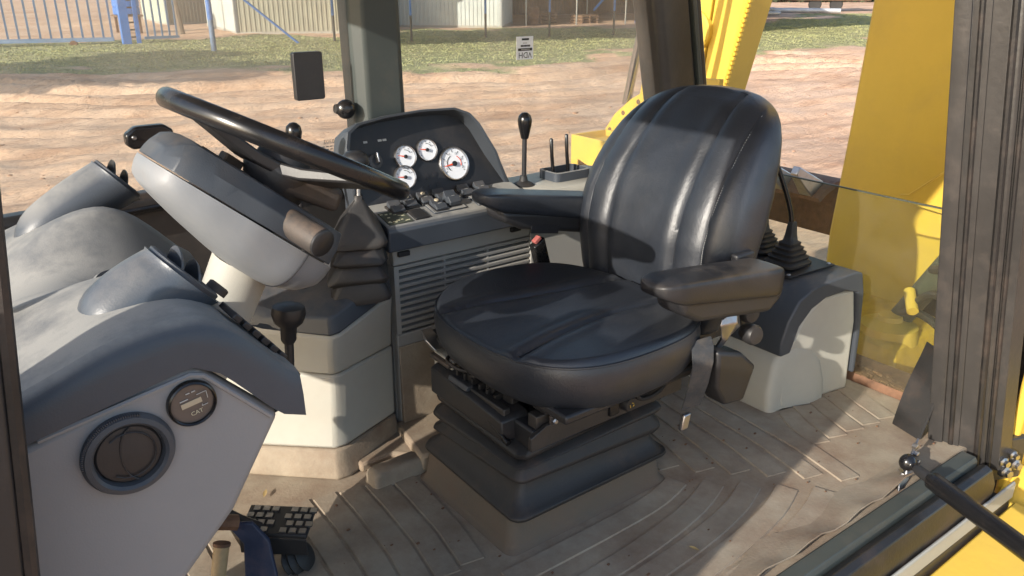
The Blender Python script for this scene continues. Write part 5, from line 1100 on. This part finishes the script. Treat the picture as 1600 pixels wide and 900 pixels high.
for y, z in ((3.02, .57), (2.93, .665), (2.83, .73), (2.71, .785)): MB().lathe((2.901, y, z), (-1, 0, 0), [(.012, 0), (.012, .003), (.006, .004)], 12).build('bolt', M['rust'], gd)
MB().tube([(2.95, 2.96, .70), (2.95, 2.70, 1.9)], .022, 12).build('chrome_rod', M['chrome'], gd)
MB().prism([(2.96, 2.89, .72), (2.96, 2.855, .72), (2.96, 2.64, 1.9), (2.96, 2.675, 1.9)], (.03, 0, 0)).build('yellow_rail', M['yellow'], gd, bevel=.004)
bx_ = thing('bracket_box', 'open yellow steel box with a hose through its front behind the console', 'box', (2.75, 2.8, .2))
X0, X1, Y0, Y1, Z0, Z1 = 2.64, 2.86, 2.76, 3.02, .20, .575
slab('box_front', [(X0, Y1, Z0), (X0, Y1, Z1), (X0, Y0, Z1), (X0, Y0, Z0), (X0, Y0 + .06, Z0), (X0, Y0 + .06, .42), (X0, Y1 - .05, .46), (X0, Y1 - .05, Z0)], (.012, 0, 0), M['yellow'], bx_, .003)
slab('box_side', [(X0 + .013, Y0, Z0), (X0 + .013, Y0, Z1), (X1, Y0, Z1), (X1, Y0, Z0)], (0, .012, 0), M['yellow'], bx_, .003)
slab('box_side', [(X0 + .013, Y1 - .012, Z0), (X0 + .013, Y1 - .012, Z1), (X1, Y1 - .012, Z1), (X1, Y1 - .012, Z0)], (0, .012, 0), M['yellow'], bx_, .003)
slab('box_back', [(X1 + .001, Y1, Z0), (X1 + .001, Y1, Z1), (X1 + .001, Y0, Z1), (X1 + .001, Y0, Z0)], (.012, 0, 0), M['yellow'], bx_, .003)
MB().box(X0 + .03, X1 - .01, Y0 + .03, Y1 - .03, .50, .55).build('box_tray', M['chipy'], bx_, bevel=.01)
MB().tube(wire([(2.60, 3.04, .26), (2.57, 3.02, .36), (2.58, 2.97, .41), (2.65, 2.92, .40)], 6), .014, 10).build('hose', M['light'], bx_)
MB().tube([(2.59, 2.94, .36), (2.58, 2.66, .33)], .026, 12).build('pipe', M['light'], bx_)
slab('mount_plate', [(2.94, 2.6, -.6), (2.94, 3.1, -.6), (2.94, 3.1, .42), (2.94, 2.6, .42)], (.08, 0, 0), M['yellow'], bx_, .006)
# bucket teeth / rocks seen beyond the lower pane
bt_ = thing('bucket', 'worn rusty backhoe bucket with pale teeth beyond the lower rear pane', 'bucket', (3.8, 2.6, -.6))
b = MB(); rings = []
for k in range(11):
    a = R(-20 + 150 * k / 10); rings.append([(3.75 + .05 * j, 2.05 + .5 * j, .10 - .0 + .30 * math.sin(a)) if False else (3.9 + .30 * math.cos(a), y, .0 + .30 * math.sin(a)) for j, y in ((0, 2.30), (1, 2.95))] + [(3.9 + .27 * math.cos(a), y, .0 + .27 * math.sin(a)) for y in (2.95, 2.30)])
b.loft(rings).build('shell', M['rust'], bt_, ang=50)
for k in range(4):
    y = 2.34 + k * .18; MB().loft([[(3.72, y, .22), (3.72, y + .08, .22), (3.80, y + .08, .30), (3.80, y, .30)], [(3.58, y + .02, .36), (3.58, y + .06, .36), (3.60, y + .06, .40), (3.60, y + .02, .40)]]).build('tooth', M['steel'], bt_, bevel=.006)
